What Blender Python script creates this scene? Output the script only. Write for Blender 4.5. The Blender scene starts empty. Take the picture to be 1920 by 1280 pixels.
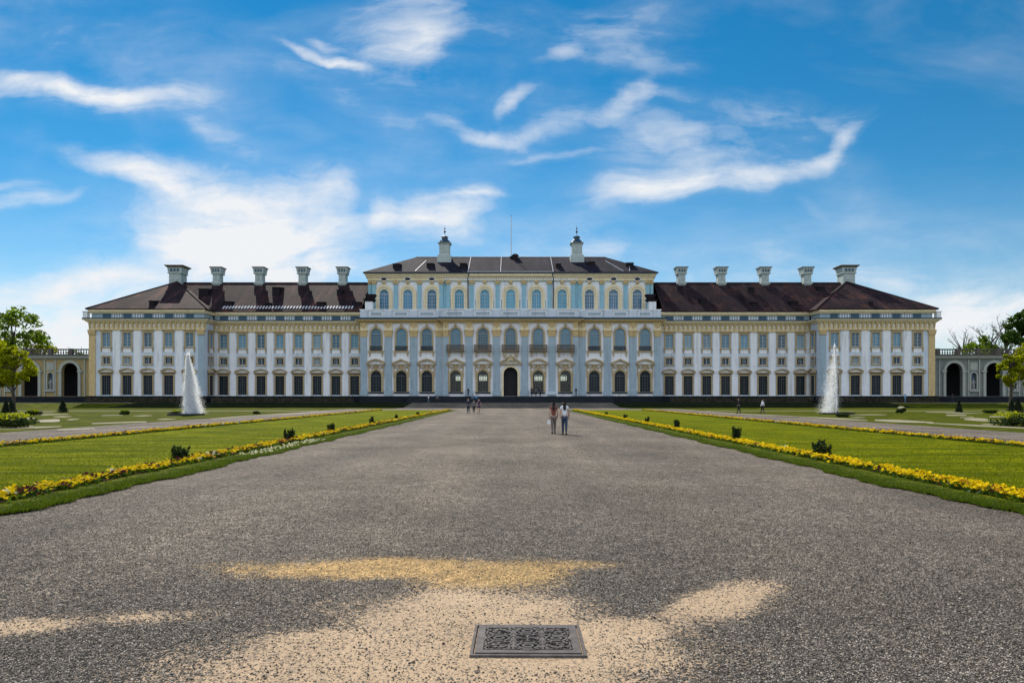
import bpy, bmesh, math, random
import numpy as np
from mathutils import Vector, Matrix
random.seed(7); RNG = np.random.default_rng(7)
S = bpy.context.scene
COL = S.collection
R = math.radians

# ---------------------------------------------------------------- camera
CAM_H, FPX, HOR = 1.8, 1280.0, 745.0          # eye height, focal length and horizon row of the 1920 px photo
cd = bpy.data.cameras.new("camera"); cam = bpy.data.objects.new("camera", cd); COL.objects.link(cam)
cd.sensor_width = 36.0; cd.lens = 36.0 * FPX / 1920.0
cd.shift_y = (HOR - 640.0) / 1920.0
cd.clip_start = 0.1; cd.clip_end = 6000
cam.location = (0, 0, CAM_H); cam.rotation_euler = (R(90), 0, 0)
S.camera = cam

# ---------------------------------------------------------------- sun and sky
SB = 1.0; SA = 0.41                            # direction to the sun is (-SA, 1, SB): behind the palace, to the left
sdir = Vector((-SA, 1.0, SB)).normalized()
sd = bpy.data.lights.new("sun", 'SUN'); sun = bpy.data.objects.new("sun", sd); COL.objects.link(sun)
sd.energy = 3.3; sd.angle = R(0.5); sd.color = (1.0, 0.93, 0.82)
sun.rotation_euler = (-sdir).to_track_quat('-Z', 'Y').to_euler(); sun.location = (-40, 100, 100)
SUN_EL = math.asin(sdir.z); SUN_ROT = math.atan2(sdir.x, sdir.y)
S.view_settings.view_transform = 'Standard'; S.view_settings.look = 'None'
S.view_settings.exposure = 0.76; S.view_settings.gamma = 1.0
try: S.view_settings.use_curve_mapping = False
except Exception: pass
S.cycles.max_bounces = 6; S.cycles.diffuse_bounces = 3; S.cycles.glossy_bounces = 2
S.cycles.transparent_max_bounces = 32; S.cycles.transmission_bounces = 4
S.cycles.use_denoising = True; S.cycles.denoiser = 'OPENIMAGEDENOISE'; S.cycles.denoising_input_passes = 'RGB_ALBEDO_NORMAL'; S.cycles.denoising_prefilter = 'ACCURATE'
S.cycles.sample_clamp_indirect = 4.0

def nd(nt, typ, **kw):
    n = nt.nodes.new(typ)
    for k, v in kw.items():
        if k == 'inp':
            for kk, vv in v.items(): n.inputs[kk].default_value = vv
        else: setattr(n, k, v)
    return n
def math_(nt, op, a, b=None, c=None, clamp=False):
    n = nt.nodes.new('ShaderNodeMath'); n.operation = op; n.use_clamp = clamp
    for i, v in enumerate((a, b, c)):
        if v is None: continue
        if isinstance(v, (int, float)): n.inputs[i].default_value = v
        else: nt.links.new(v, n.inputs[i])
    return n.outputs[0]
def mixc(nt, fac, a, b, blend='MIX'):
    n = nt.nodes.new('ShaderNodeMix'); n.data_type = 'RGBA'; n.blend_type = blend
    for s, v in ((n.inputs[0], fac), (n.inputs[6], a), (n.inputs[7], b)):
        if isinstance(v, (int, float)): s.default_value = v
        elif isinstance(v, tuple): s.default_value = (*v[:3], 1)
        else: nt.links.new(v, s)
    return n.outputs[2]
def ramp(nt, fac, stops, interp='LINEAR'):
    n = nt.nodes.new('ShaderNodeValToRGB'); n.color_ramp.interpolation = interp
    e = n.color_ramp.elements
    while len(e) < len(stops): e.new(0.5)
    for el, (p, c) in zip(e, stops):
        el.position = p; el.color = (*c[:3], 1) if isinstance(c, tuple) else (c, c, c, 1)
    nt.links.new(fac, n.inputs[0]); return n.outputs[0]
def maprange(nt, v, a, b, c=0.0, d=1.0, smooth=True):
    n = nt.nodes.new('ShaderNodeMapRange'); n.interpolation_type = 'SMOOTHSTEP' if smooth else 'LINEAR'
    nt.links.new(v, n.inputs[0])
    for i, x in zip((1, 2, 3, 4), (a, b, c, d)): n.inputs[i].default_value = x
    return n.outputs[0]

W = bpy.data.worlds.new("World"); S.world = W; W.use_nodes = True
W.cycles.sampling_method = 'MANUAL'; W.cycles.sample_map_resolution = 1024
def build_world():
    nt = W.node_tree; nt.nodes.clear(); L = nt.links.new
    out = nd(nt, 'ShaderNodeOutputWorld'); bg = nd(nt, 'ShaderNodeBackground'); bg.inputs[1].default_value = 0.12
    L(bg.outputs[0], out.inputs[0])
    sky = nd(nt, 'ShaderNodeTexSky'); sky.sky_type = 'NISHITA'; sky.sun_disc = False
    sky.sun_elevation = SUN_EL; sky.sun_rotation = SUN_ROT
    sky.air_density = 1.0; sky.dust_density = 0.0; sky.ozone_density = 3.0; sky.altitude = 500
    tc = nd(nt, 'ShaderNodeTexCoord'); sp = nd(nt, 'ShaderNodeSeparateXYZ'); L(tc.outputs['Generated'], sp.inputs[0])
    ay = math_(nt, 'MAXIMUM', math_(nt, 'ABSOLUTE', sp.outputs[1]), 0.12)
    u = math_(nt, 'DIVIDE', sp.outputs[0], ay); v = math_(nt, 'DIVIDE', sp.outputs[2], ay)
    cb = nd(nt, 'ShaderNodeCombineXYZ'); L(u, cb.inputs[0]); L(v, cb.inputs[1])
    # wispy warp of the cloud plane
    n1 = nd(nt, 'ShaderNodeTexNoise'); n1.inputs['Scale'].default_value = 4.0; n1.inputs['Detail'].default_value = 5; n1.inputs['Roughness'].default_value = 0.5
    L(cb.outputs[0], n1.inputs['Vector'])
    sub = nd(nt, 'ShaderNodeVectorMath', operation='SUBTRACT'); L(n1.outputs['Color'], sub.inputs[0]); sub.inputs[1].default_value = (.5, .5, .5)
    mul = nd(nt, 'ShaderNodeVectorMath', operation='MULTIPLY'); L(sub.outputs[0], mul.inputs[0]); mul.inputs[1].default_value = (.20, .12, 0)
    add = nd(nt, 'ShaderNodeVectorMath', operation='ADD'); L(cb.outputs[0], add.inputs[0]); L(mul.outputs[0], add.inputs[1])
    P = add.outputs[0]
    # fine fibres, drawn out along the wind
    mp = nd(nt, 'ShaderNodeMapping', vector_type='POINT'); L(cb.outputs[0], mp.inputs[0]); mp.inputs['Rotation'].default_value = (0, 0, R(-17)); mp.inputs['Scale'].default_value = (1.7, 6.0, 1)
    n2 = nd(nt, 'ShaderNodeTexNoise'); n2.inputs['Scale'].default_value = 2.8; n2.inputs['Detail'].default_value = 9; n2.inputs['Roughness'].default_value = 0.6; n2.inputs['Distortion'].default_value = .9
    L(mp.outputs[0], n2.inputs['Vector'])
    n3 = nd(nt, 'ShaderNodeTexNoise'); n3.inputs['Scale'].default_value = 6.5; n3.inputs['Detail'].default_value = 9; n3.inputs['Roughness'].default_value = 0.65
    L(P, n3.inputs['Vector'])
    m5 = nd(nt, 'ShaderNodeMapping', vector_type='POINT'); L(P, m5.inputs[0]); m5.inputs['Rotation'].default_value = (0, 0, R(14)); m5.inputs['Scale'].default_value = (5.0, 21.0, 1)
    n5 = nd(nt, 'ShaderNodeTexNoise'); n5.inputs['Scale'].default_value = 1.5; n5.inputs['Detail'].default_value = 8; n5.inputs['Roughness'].default_value = .62; n5.inputs['Distortion'].default_value = .4; L(m5.outputs[0], n5.inputs['Vector'])
    fib = math_(nt, 'ADD', math_(nt, 'ADD', math_(nt, 'MULTIPLY', n2.outputs[0], .34), math_(nt, 'MULTIPLY', n3.outputs[0], .33)), math_(nt, 'MULTIPLY', n5.outputs[0], .33))
    # strokes: centre px, py, half length, half width, angle (deg, anticlockwise), weight
    ST = CLOUDS
    tot = None
    for (px, py, a, b, ang, w) in ST:
        m = nd(nt, 'ShaderNodeMapping', vector_type='TEXTURE'); L(P, m.inputs[0])
        m.inputs['Location'].default_value = ((px - 960) / FPX, (HOR - py) / FPX, 0)
        m.inputs['Rotation'].default_value = (0, 0, R(ang)); m.inputs['Scale'].default_value = (a / FPX, b / FPX, 1)
        g = nd(nt, 'ShaderNodeTexGradient', gradient_type='SPHERICAL'); L(m.outputs[0], g.inputs[0])
        val = math_(nt, 'MULTIPLY', math_(nt, 'SMOOTH_MIN', g.outputs[1], 0.75, 0.3), w)
        tot = val if tot is None else math_(nt, 'ADD', tot, val)
    fibn = maprange(nt, fib, 0.37, 0.63, 0.0, 1.0, smooth=False)
    ero = math_(nt, 'MAXIMUM', math_(nt, 'SUBTRACT', tot, math_(nt, 'MULTIPLY', math_(nt, 'SUBTRACT', 1.0, fibn), .62)), 0.0)
    dens = math_(nt, 'ADD', math_(nt, 'MULTIPLY', ero, .58), math_(nt, 'MULTIPLY', tot, math_(nt, 'MULTIPLY', fibn, .56)))
    nv = nd(nt, 'ShaderNodeTexNoise'); nv.inputs['Scale'].default_value = 2.3; nv.inputs['Detail'].default_value = 6; nv.inputs['Roughness'].default_value = .55; nv.inputs['Distortion'].default_value = .6
    mv = nd(nt, 'ShaderNodeMapping'); L(cb.outputs[0], mv.inputs[0]); mv.inputs['Scale'].default_value = (.8, 1.7, 1); mv.inputs['Rotation'].default_value = (0, 0, R(-15)); L(mv.outputs[0], nv.inputs['Vector'])
    veil = math_(nt, 'MULTIPLY', maprange(nt, nv.outputs[0], 0.40, 0.75), math_(nt, 'ADD', .12, math_(nt, 'MULTIPLY', fibn, .22)))
    lowv = math_(nt, 'MULTIPLY', maprange(nt, v, 0.42, 0.0), maprange(nt, fib, 0.3, 0.6, 0.35, 0.8))
    lowv = math_(nt, 'MULTIPLY', lowv, 0.40)
    dens = math_(nt, 'ADD', math_(nt, 'ADD', dens, veil), lowv)
    # cloud density, mirrored unseen behind the viewer
    dens = maprange(nt, dens, 0.02, 1.15, 0.0, 1.0, smooth=False)
    # deep, clean blue
    hs = nd(nt, 'ShaderNodeHueSaturation'); hs.inputs['Hue'].default_value = SKY_HUE; hs.inputs['Saturation'].default_value = SKY_SAT; hs.inputs['Value'].default_value = SKY_VAL
    L(sky.outputs[0], hs.inputs['Color'])
    col = mixc(nt, dens, hs.outputs[0], CLOUD_COL)
    # unseen bright cloud added opposite the sun, to fill the shaded facade
    nb = nd(nt, 'ShaderNodeTexNoise'); nb.inputs['Scale'].default_value = 2.4; nb.inputs['Detail'].default_value = 5; L(tc.outputs['Generated'], nb.inputs['Vector'])
    back = math_(nt, 'MULTIPLY', maprange(nt, sp.outputs[1], .1, -.35), maprange(nt, nb.outputs[0], .38, .56))
    col = mixc(nt, back, col, BACK_FILL_COL)
    L(col, bg.inputs[0])
SKY_HUE, SKY_SAT, SKY_VAL = 0.488, 1.38, .51
CLOUD_COL = (4.3, 4.4, 4.55); BACK_FILL_COL = (5.5, 6.1, 7.1)
CLOUDS = [
    (60, 155, 270, 36, -8, 1.1), (250, 190, 150, 40, -8, 1.0), (320, 185, 130, 42, 4, .5), (120, 190, 200, 50, -10, .3),
    (600, 92, 110, 16, -24, 1.0), (615, 68, 50, 18, -28, .55), (660, 122, 60, 12, -20, .5), (755, 60, 100, 150, -65, .62), (800, 40, 90, 110, 0, .35), (760, 130, 90, 70, 0, .4),
    (870, 240, 110, 26, -12, .75), (960, 255, 120, 30, 2, .68), (1060, 225, 110, 30, 22, .75), (1160, 180, 80, 28, 38, .72), (1205, 168, 90, 26, -10, .5), (975, 187, 55, 20, 38, .9), (1040, 100, 50, 18, 25, .5),
    (1030, 290, 110, 14, 8, .6), (1225, 245, 150, 40, -38, .5), (1180, 300, 120, 70, -20, .35),
    (1190, 355, 130, 50, 4, .85), (1320, 352, 200, 38, 5, .72), (1470, 325, 170, 30, 16, .55), (1570, 285, 120, 22, 30, .6), (1615, 250, 50, 22, 40, .5), (1590, 225, 70, 20, -40, .32), (1400, 310, 240, 60, 8, .34), (1500, 200, 220, 60, -4, .38), (1330, 240, 180, 80, 10, .28), (1300, 310, 150, 60, 30, .35),
    (1000, 220, 380, 130, 6, .24), (1400, 270, 360, 150, 0, .16), (200, 60, 520, 170, 0, .22), (380, 390, 420, 150, 0, .25), (760, 90, 250, 170, 0, .30), (230, 180, 320, 90, -6, .26), (1100, 60, 400, 90, 0, .2), (1050, 470, 300, 60, 0, .35), (1600, 520, 400, 50, 0, .32), (1780, 560, 300, 70, 8, .6), (1450, 540, 500, 70, 0, .3), (1160, 20, 160, 40, 10, .3),
    (230, 328, 150, 34, -14, 1.1), (370, 355, 200, 56, -12, 1.0), (400, 430, 240, 80, 0, 1.15), (560, 365, 110, 70, 10, .75), (620, 400, 60, 80, 20, .65), (520, 460, 220, 60, 0, 1.0), (450, 480, 300, 60, 0, .8),
    (810, 395, 150, 50, 10, 1.0), (760, 440, 150, 46, 0, .9), (890, 385, 80, 34, 12, .8), (710, 405, 50, 50, 0, .7), (850, 430, 110, 40, 0, .6),
    (150, 505, 300, 40, 8, .8), (150, 580, 480, 95, 0, 1.1), (480, 515, 360, 40, 0, .8), (60, 640, 300, 90, 0, .7), (640, 500, 160, 40, 0, .6),
    (30, 380, 120, 20, 6, 1.0), (10, 350, 90, 16, 0, .7), (420, 265, 100, 36, -38, .5), (640, 180, 260, 40, -30, .25), (520, 250, 200, 30, -20, .22),
    (1140, 430, 120, 70, 60, .45), (1500, 465, 420, 30, 2, .35), (1840, 590, 260, 70, 0, 1.0), (1130, 60, 260, 70, 0, .32), (1180, 110, 180, 30, -6, .3), (1520, 385, 40, 16, -35, .5),
]
build_world()

# ---------------------------------------------------------------- materials
def new_mat(name):
    m = bpy.data.materials.new(name); m.use_nodes = True
    nt = m.node_tree; b = nt.nodes['Principled BSDF']
    return m, nt, b
def plain(name, col, rough=.7, noise=.12, scale=1.5, metal=0.0, spec=.3, streak=0.0):
    """paint, plaster or stone: the colour with weathering blotches"""
    m, nt, b = new_mat(name)
    g = nd(nt, 'ShaderNodeNewGeometry')
    n = nd(nt, 'ShaderNodeTexNoise'); n.inputs['Scale'].default_value = scale; n.inputs['Detail'].default_value = 6; n.inputs['Roughness'].default_value = .65
    nt.links.new(g.outputs['Position'], n.inputs['Vector'])
    lo = tuple(c * (1 - noise) for c in col); hi = tuple(min(1, c * (1 + noise)) for c in col)
    c = ramp(nt, n.outputs[0], [(.3, lo), (.7, hi)])
    if streak:
        mp = nd(nt, 'ShaderNodeMapping'); nt.links.new(g.outputs['Position'], mp.inputs[0]); mp.inputs['Scale'].default_value = (2.2, 2.2, .18)
        n2 = nd(nt, 'ShaderNodeTexNoise'); n2.inputs['Scale'].default_value = 1.0; n2.inputs['Detail'].default_value = 5; nt.links.new(mp.outputs[0], n2.inputs['Vector'])
        f = math_(nt, 'MULTIPLY', maprange(nt, n2.outputs[0], .5, .75), streak)
        c = mixc(nt, f, c, tuple(x * .45 for x in col))
    nt.links.new(c, b.inputs['Base Color'])
    b.inputs['Roughness'].default_value = rough; b.inputs['Metallic'].default_value = metal
    b.inputs['Specular IOR Level'].default_value = spec
    return m
M = {}
M['white'] = plain('white_plaster', (.77, .765, .77), .85, .06, .8, streak=.45)
M['wallblue'] = plain('pale_blue_plaster', (.56, .615, .68), .85, .07, .8, streak=.45)
M['blue'] = plain('blue_grey_plaster', (.33, .41, .455), .85, .10, .8, streak=.35)
M['teal'] = plain('teal_plaster', (.26, .45, .51), .85, .10, .8, streak=.35)
M['dkblue'] = plain('dark_blue_panel', (.05, .10, .15), .6, .1)
M['ochre'] = plain('ochre_stone', (.56, .41, .20), .8, .16, 2.0, streak=.4)
M['frame'] = plain('weathered_frame_stone', (.42, .315, .17), .8, .18, 2.0, streak=.4)
M['orange'] = plain('gilded_stucco', (.55, .32, .10), .7, .2, 3.0)
M['cream'] = plain('cream_stone', (.74, .62, .40), .8, .10, 1.5, streak=.3)
M['brown'] = plain('brown_stone', (.16, .125, .09), .8, .15, 2.0)
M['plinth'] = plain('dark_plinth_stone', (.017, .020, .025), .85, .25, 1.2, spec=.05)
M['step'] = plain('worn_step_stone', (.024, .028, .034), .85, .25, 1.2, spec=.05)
M['sash'] = plain('white_sash_paint', (.42, .48, .52), .5, .04)
M['sashdk2'] = plain('grey_sash_paint', (.24, .29, .32), .5, .04)
M['sashdk'] = plain('dark_sash_paint', (.07, .085, .095), .5, .04)
M['iron'] = plain('black_ironwork', (.035, .035, .04), .5, .2, 4, spec=.4)
M['gutter'] = plain('gutter_metal', (.03, .06, .08), .45, .2, 2)
M['copper'] = plain('dark_copper', (.02, .045, .075), .4, .25, 2, spec=.5)
M['chim'] = plain('chimney_plaster', (.40, .45, .43), .85, .12, 1.5, streak=.35)
M['lead'] = plain('lead_strip', (.55, .56, .60), .5, .1)
M['dormer'] = plain('dormer_slate', (.020, .017, .021), .85, .2, spec=.05)
M['balu'] = plain('weathered_balustrade', (.10, .085, .075), .85, .25, 2)
M['arch_y'] = plain('yellow_arcade_wash', (.36, .27, .125), .85, .12, 1, streak=.3)
M['arch_b'] = plain('flare_toned_arcade_wash', (.19, .205, .185), .85, .12, 1, streak=.3)  # the left arcade's wash with a cool flare tone put into the colour
M['arch_w'] = plain('pale_arch_stone', (.36, .37, .32), .85, .08, 1, streak=.2)
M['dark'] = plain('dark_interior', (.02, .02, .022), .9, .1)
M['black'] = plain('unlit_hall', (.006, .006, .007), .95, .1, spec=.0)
M['bench'] = plain('white_bench_paint', (.80, .82, .84), .5, .04)
M['statue'] = plain('grey_statue_stone', (.26, .27, .26), .85, .12, 4)

def glass_mat(name, col, rough=.12, spec=.5, grain=.25):
    m, nt, b = new_mat(name)
    oi = nd(nt, 'ShaderNodeObjectInfo')
    g = nd(nt, 'ShaderNodeNewGeometry')
    n = nd(nt, 'ShaderNodeTexNoise'); n.inputs['Scale'].default_value = .9; n.inputs['Detail'].default_value = 3
    nt.links.new(g.outputs['Position'], n.inputs['Vector'])
    f = math_(nt, 'ADD', math_(nt, 'MULTIPLY', oi.outputs['Random'], .6), math_(nt, 'MULTIPLY', n.outputs[0], .5))
    c = ramp(nt, f, [(.15, tuple(x * (1 - grain) for x in col)), (.95, tuple(x * (1 + grain) for x in col))])
    nt.links.new(c, b.inputs['Base Color'])
    bp = nd(nt, 'ShaderNodeBump'); bp.inputs['Strength'].default_value = .08; bp.inputs['Distance'].default_value = .2
    n2 = nd(nt, 'ShaderNodeTexNoise'); n2.inputs['Scale'].default_value = 2.2; nt.links.new(g.outputs['Position'], n2.inputs['Vector'])
    nt.links.new(n2.outputs[0], bp.inputs['Height']); nt.links.new(bp.outputs[0], b.inputs['Normal'])
    b.inputs['Roughness'].default_value = rough; b.inputs['Specular IOR Level'].default_value = spec
    return m
M['glass_top'] = glass_mat('curtained_glass', (.085, .20, .27), .15, .5, .6)
M['glass_attic'] = glass_mat('blue_attic_glass', (.05, .19, .30), .15, .5, .5)
M['glass_teal'] = glass_mat('curtained_teal_glass', (.07, .34, .46), .15, .45, .3)
M['glass_pale'] = glass_mat('pale_curtain_glass', (.20, .31, .36), .2, .45, .3)
M['glass_deep'] = glass_mat('open_curtain_glass', (.04, .10, .14), .12, .5, .5)
M['shutter'] = plain('grey_blind', (.30, .32, .30), .8, .15, 3)
M['glass_dark'] = glass_mat('dark_glass', (.014, .018, .022), .25, .16, .7)
def clear_glass():
    m, nt, b = new_mat('clear_pane')
    t = nd(nt, 'ShaderNodeBsdfTransparent'); t.inputs[0].default_value = (.72, .72, .72, 1)
    gl = nd(nt, 'ShaderNodeBsdfGlossy'); gl.inputs['Roughness'].default_value = .08
    mx = nd(nt, 'ShaderNodeMixShader'); mx.inputs[0].default_value = .03
    nt.links.new(t.outputs[0], mx.inputs[1]); nt.links.new(gl.outputs[0], mx.inputs[2])
    nt.links.new(mx.outputs[0], nt.nodes['Material Output'].inputs[0]); return m
M['glass_clear'] = clear_glass()

def roof_mat(name, a, b_, c_, rough=.42):
    m, nt, b = new_mat(name)
    g = nd(nt, 'ShaderNodeNewGeometry'); P = g.outputs['Position']
    n = nd(nt, 'ShaderNodeTexNoise'); n.inputs['Scale'].default_value = .35; n.inputs['Detail'].default_value = 8; n.inputs['Roughness'].default_value = .7; nt.links.new(P, n.inputs['Vector'])
    n2 = nd(nt, 'ShaderNodeTexNoise'); n2.inputs['Scale'].default_value = 4.0; n2.inputs['Detail'].default_value = 4; nt.links.new(P, n2.inputs['Vector'])
    br = nd(nt, 'ShaderNodeTexBrick'); br.inputs['Scale'].default_value = 1.0; br.inputs['Brick Width'].default_value = .32; br.inputs['Row Height'].default_value = .22
    br.inputs['Color1'].default_value = (.75, .75, .75, 1); br.inputs['Color2'].default_value = (1.15, 1.15, 1.15, 1); br.inputs['Mortar'].default_value = (.4, .4, .4, 1); br.inputs['Mortar Size'].default_value = .018
    sp = nd(nt, 'ShaderNodeSeparateXYZ'); nt.links.new(P, sp.inputs[0]); cb = nd(nt, 'ShaderNodeCombineXYZ')
    nt.links.new(math_(nt, 'ADD', sp.outputs[0], math_(nt, 'MULTIPLY', sp.outputs[1], .001)), cb.inputs[0]); nt.links.new(sp.outputs[2], cb.inputs[1])
    nt.links.new(cb.outputs[0], br.inputs['Vector'])
    base = ramp(nt, n.outputs[0], [(.3, a), (.52, b_), (.68, c_)])
    base = mixc(nt, .5, base, ramp(nt, n2.outputs[0], [(.3, tuple(x * .6 for x in a)), (.7, tuple(x * 1.5 for x in b_))]))
    mz = nd(nt, 'ShaderNodeMapping'); nt.links.new(P, mz.inputs[0]); mz.inputs['Scale'].default_value = (.55, .07, .07)
    n4 = nd(nt, 'ShaderNodeTexNoise'); n4.inputs['Scale'].default_value = 1.0; n4.inputs['Detail'].default_value = 7; n4.inputs['Roughness'].default_value = .7; nt.links.new(mz.outputs[0], n4.inputs['Vector'])
    base = mixc(nt, maprange(nt, n4.outputs[0], .55, .72, 0, .6), base, c_)
    base = mixc(nt, .8, base, ramp(nt, n4.outputs[0], [(.32, .45), (.62, 1.6)]), 'MULTIPLY')
    base = mixc(nt, .9, base, br.outputs[0], 'MULTIPLY')
    nt.links.new(base, b.inputs['Base Color'])
    bp = nd(nt, 'ShaderNodeBump'); bp.inputs['Strength'].default_value = .7; bp.inputs['Distance'].default_value = .06
    nt.links.new(n2.outputs[0], bp.inputs['Height']); nt.links.new(bp.outputs[0], b.inputs['Normal'])
    b.inputs['Roughness'].default_value = rough; b.inputs['Specular IOR Level'].default_value = .05
    return m
M['tile'] = roof_mat('weathered_roof_tiles', (.016, .011, .014), (.030, .0185, .021), (.135, .052, .034), .72)
M['slate'] = roof_mat('grey_roof_slate', (.013, .012, .019), (.022, .020, .030), (.040, .032, .040), .8)

# ---------------------------------------------------------------- geometry helpers
class MB:
    """collects shapes and links them as ONE mesh object"""
    def __init__(s): s.v = []; s.f = []; s.m = []; s.cur = 0
    def mat(s, i): s.cur = i; return s
    def add(s, vs, fs):
        o = len(s.v); s.v += [tuple(p) for p in vs]
        for f in fs: s.f.append(tuple(i + o for i in f)); s.m.append(s.cur)
        return s
    def box(s, x0, x1, y0, y1, z0, z1):
        vs = [(x, y, z) for z in (z0, z1) for y in (y0, y1) for x in (x0, x1)]
        return s.add(vs, [(0, 2, 3, 1), (4, 5, 7, 6), (0, 1, 5, 4), (2, 6, 7, 3), (0, 4, 6, 2), (1, 3, 7, 5)])
    def taper(s, cx, cy, z0, z1, w0, d0, w1, d1):
        vs = []
        for z, w, d in ((z0, w0, d0), (z1, w1, d1)):
            vs += [(cx - w/2, cy - d/2, z), (cx + w/2, cy - d/2, z), (cx + w/2, cy + d/2, z), (cx - w/2, cy + d/2, z)]
        return s.add(vs, [(3, 2, 1, 0), (4, 5, 6, 7), (0, 1, 5, 4), (1, 2, 6, 5), (2, 3, 7, 6), (3, 0, 4, 7)])
    def prism(s, pts, y0, y1):
        """closed outline in x,z (anticlockwise seen from the front) between two depths"""
        n = len(pts); vs = [(x, y0, z) for x, z in pts] + [(x, y1, z) for x, z in pts]
        return s.add(vs, [tuple(range(n)), tuple(range(2*n - 1, n - 1, -1))] + [(i, i + n, (i + 1) % n + n, (i + 1) % n) for i in range(n)])
    def band(s, inner, outer, y0, y1):
        """strip between two open outlines with the same count, as a solid"""
        n = len(inner)
        vs = [(x, y0, z) for x, z in inner] + [(x, y0, z) for x, z in outer] + [(x, y1, z) for x, z in inner] + [(x, y1, z) for x, z in outer]
        fs = []
        for i in range(n - 1):
            fs += [(i, i+1, n+i+1, n+i), (2*n+i, 3*n+i, 3*n+i+1, 2*n+i+1), (i, 2*n+i, 2*n+i+1, i+1), (n+i, n+i+1, 3*n+i+1, 3*n+i)]
        fs += [(0, n, 3*n, 2*n), (n-1, 3*n-1, 4*n-1, 2*n-1)]
        return s.add(vs, fs)
    def lathe(s, prof, cx, cy, n=12):
        vs = []; fs = []
        for r, z in prof:
            for k in range(n):
                a = 2*math.pi*k/n; vs.append((cx + r*math.cos(a), cy + r*math.sin(a), z))
        for i in range(len(prof) - 1):
            for k in range(n):
                k2 = (k+1) % n; fs.append((i*n+k, i*n+k2, (i+1)*n+k2, (i+1)*n+k))
        fs.append(tuple(range(n-1, -1, -1))); fs.append(tuple((len(prof)-1)*n + k for k in range(n)))
        return s.add(vs, fs)
    def tube(s, pts, rad, n=6):
        """tube through points with one radius per point"""
        pts = [Vector(p) for p in pts]; vs = []; fs = []
        if not hasattr(rad, '__len__'): rad = [rad]*len(pts)
        for i, p in enumerate(pts):
            d = (pts[min(i+1, len(pts)-1)] - pts[max(i-1, 0)]).normalized()
            a = d.orthogonal().normalized(); b = d.cross(a)
            for k in range(n):
                t = 2*math.pi*k/n; vs.append(p + a*(rad[i]*math.cos(t)) + b*(rad[i]*math.sin(t)))
        for i in range(len(pts)-1):
            for k in range(n):
                k2 = (k+1) % n; fs.append((i*n+k, i*n+k2, (i+1)*n+k2, (i+1)*n+k))
        fs.append(tuple(range(n-1, -1, -1))); fs.append(tuple((len(pts)-1)*n + k for k in range(n)))
        return s.add(vs, fs)
    def panel(s, x0, x1, z0, z1, holes, y0, y1):
        """wall slab with openings cut right through it"""
        bm = bmesh.new(); edges = []
        for loop in [[(x0, z0), (x1, z0), (x1, z1), (x0, z1)]] + holes:
            vv = [bm.verts.new((x, y0, z)) for x, z in loop]
            edges += [bm.edges.new((vv[i], vv[(i+1) % len(vv)])) for i in range(len(vv))]
        bmesh.ops.triangle_fill(bm, use_beauty=True, use_dissolve=False, edges=edges, normal=(0, -1, 0))
        faces = list(bm.faces)
        r = bmesh.ops.extrude_face_region(bm, geom=faces)
        bmesh.ops.translate(bm, verts=[g for g in r['geom'] if isinstance(g, bmesh.types.BMVert)], vec=(0, y1 - y0, 0))
        bmesh.ops.recalc_face_normals(bm, faces=bm.faces)
        bm.verts.index_update()
        s.add([v.co[:] for v in bm.verts], [[v.index for v in f.verts] for f in bm.faces]); bm.free(); return s
    def mesh(s, name, mats, smooth=False):
        me = bpy.data.meshes.new(name); me.from_pydata(s.v, [], s.f)
        for m in (mats if isinstance(mats, (list, tuple)) else [mats]): me.materials.append(m)
        if len(me.materials) > 1: me.polygons.foreach_set('material_index', s.m)
        if smooth: me.polygons.foreach_set('use_smooth', [True]*len(me.polygons))
        me.update(); return me
    def build(s, name, mats, parent=None, loc=(0, 0, 0), smooth=False):
        return link(name, s.mesh(name, mats, smooth), parent, loc)
def link(name, me, parent=None, loc=(0, 0, 0), rz=0.0):
    o = bpy.data.objects.new(name, me); COL.objects.link(o)
    if parent is not None: o.parent = parent
    o.location = loc; o.rotation_euler = (0, 0, rz); return o
def tag(o, label=None, cat=None, group=None, kind=None):
    for k, v in (('label', label), ('category', cat), ('group', group), ('kind', kind)):
        if v: o[k] = v
    return o
def empty(name, loc, label=None, cat=None, group=None, rz=0.0):
    o = bpy.data.objects.new(name, None); COL.objects.link(o); o.empty_display_size = .3
    o.location = loc; o.rotation_euler = (0, 0, rz); return tag(o, label, cat, group)
def copy_tree(o, parent=None):
    c = o.copy(); COL.objects.link(c)
    if parent is not None: c.parent = parent
    for ch in list(o.children): copy_tree(ch, c)
    return c
def np_mesh(name, verts, faces, mats, midx=None, smooth=False):
    """fast mesh from arrays; faces is (n, 3) or (n, 4)"""
    me = bpy.data.meshes.new(name); k = faces.shape[1]
    me.vertices.add(len(verts)); me.vertices.foreach_set('co', np.ascontiguousarray(verts, dtype=np.float32).ravel())
    me.loops.add(faces.size); me.loops.foreach_set('vertex_index', np.ascontiguousarray(faces, dtype=np.int32).ravel())
    me.polygons.add(len(faces)); me.polygons.foreach_set('loop_start', np.arange(0, faces.size, k, dtype=np.int32))
    try: me.polygons.foreach_set('loop_total', np.full(len(faces), k, dtype=np.int32))
    except Exception: pass
    for m in (mats if isinstance(mats, (list, tuple)) else [mats]): me.materials.append(m)
    if midx is not None: me.polygons.foreach_set('material_index', np.ascontiguousarray(midx, dtype=np.int32))
    if smooth: me.polygons.foreach_set('use_smooth', np.ones(len(faces), dtype=bool))
    me.update(calc_edges=True); me.validate(); return me
def rect(w, z0, z1, cx=0.0): return [(cx - w/2, z0), (cx + w/2, z0), (cx + w/2, z1), (cx - w/2, z1)]
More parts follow.
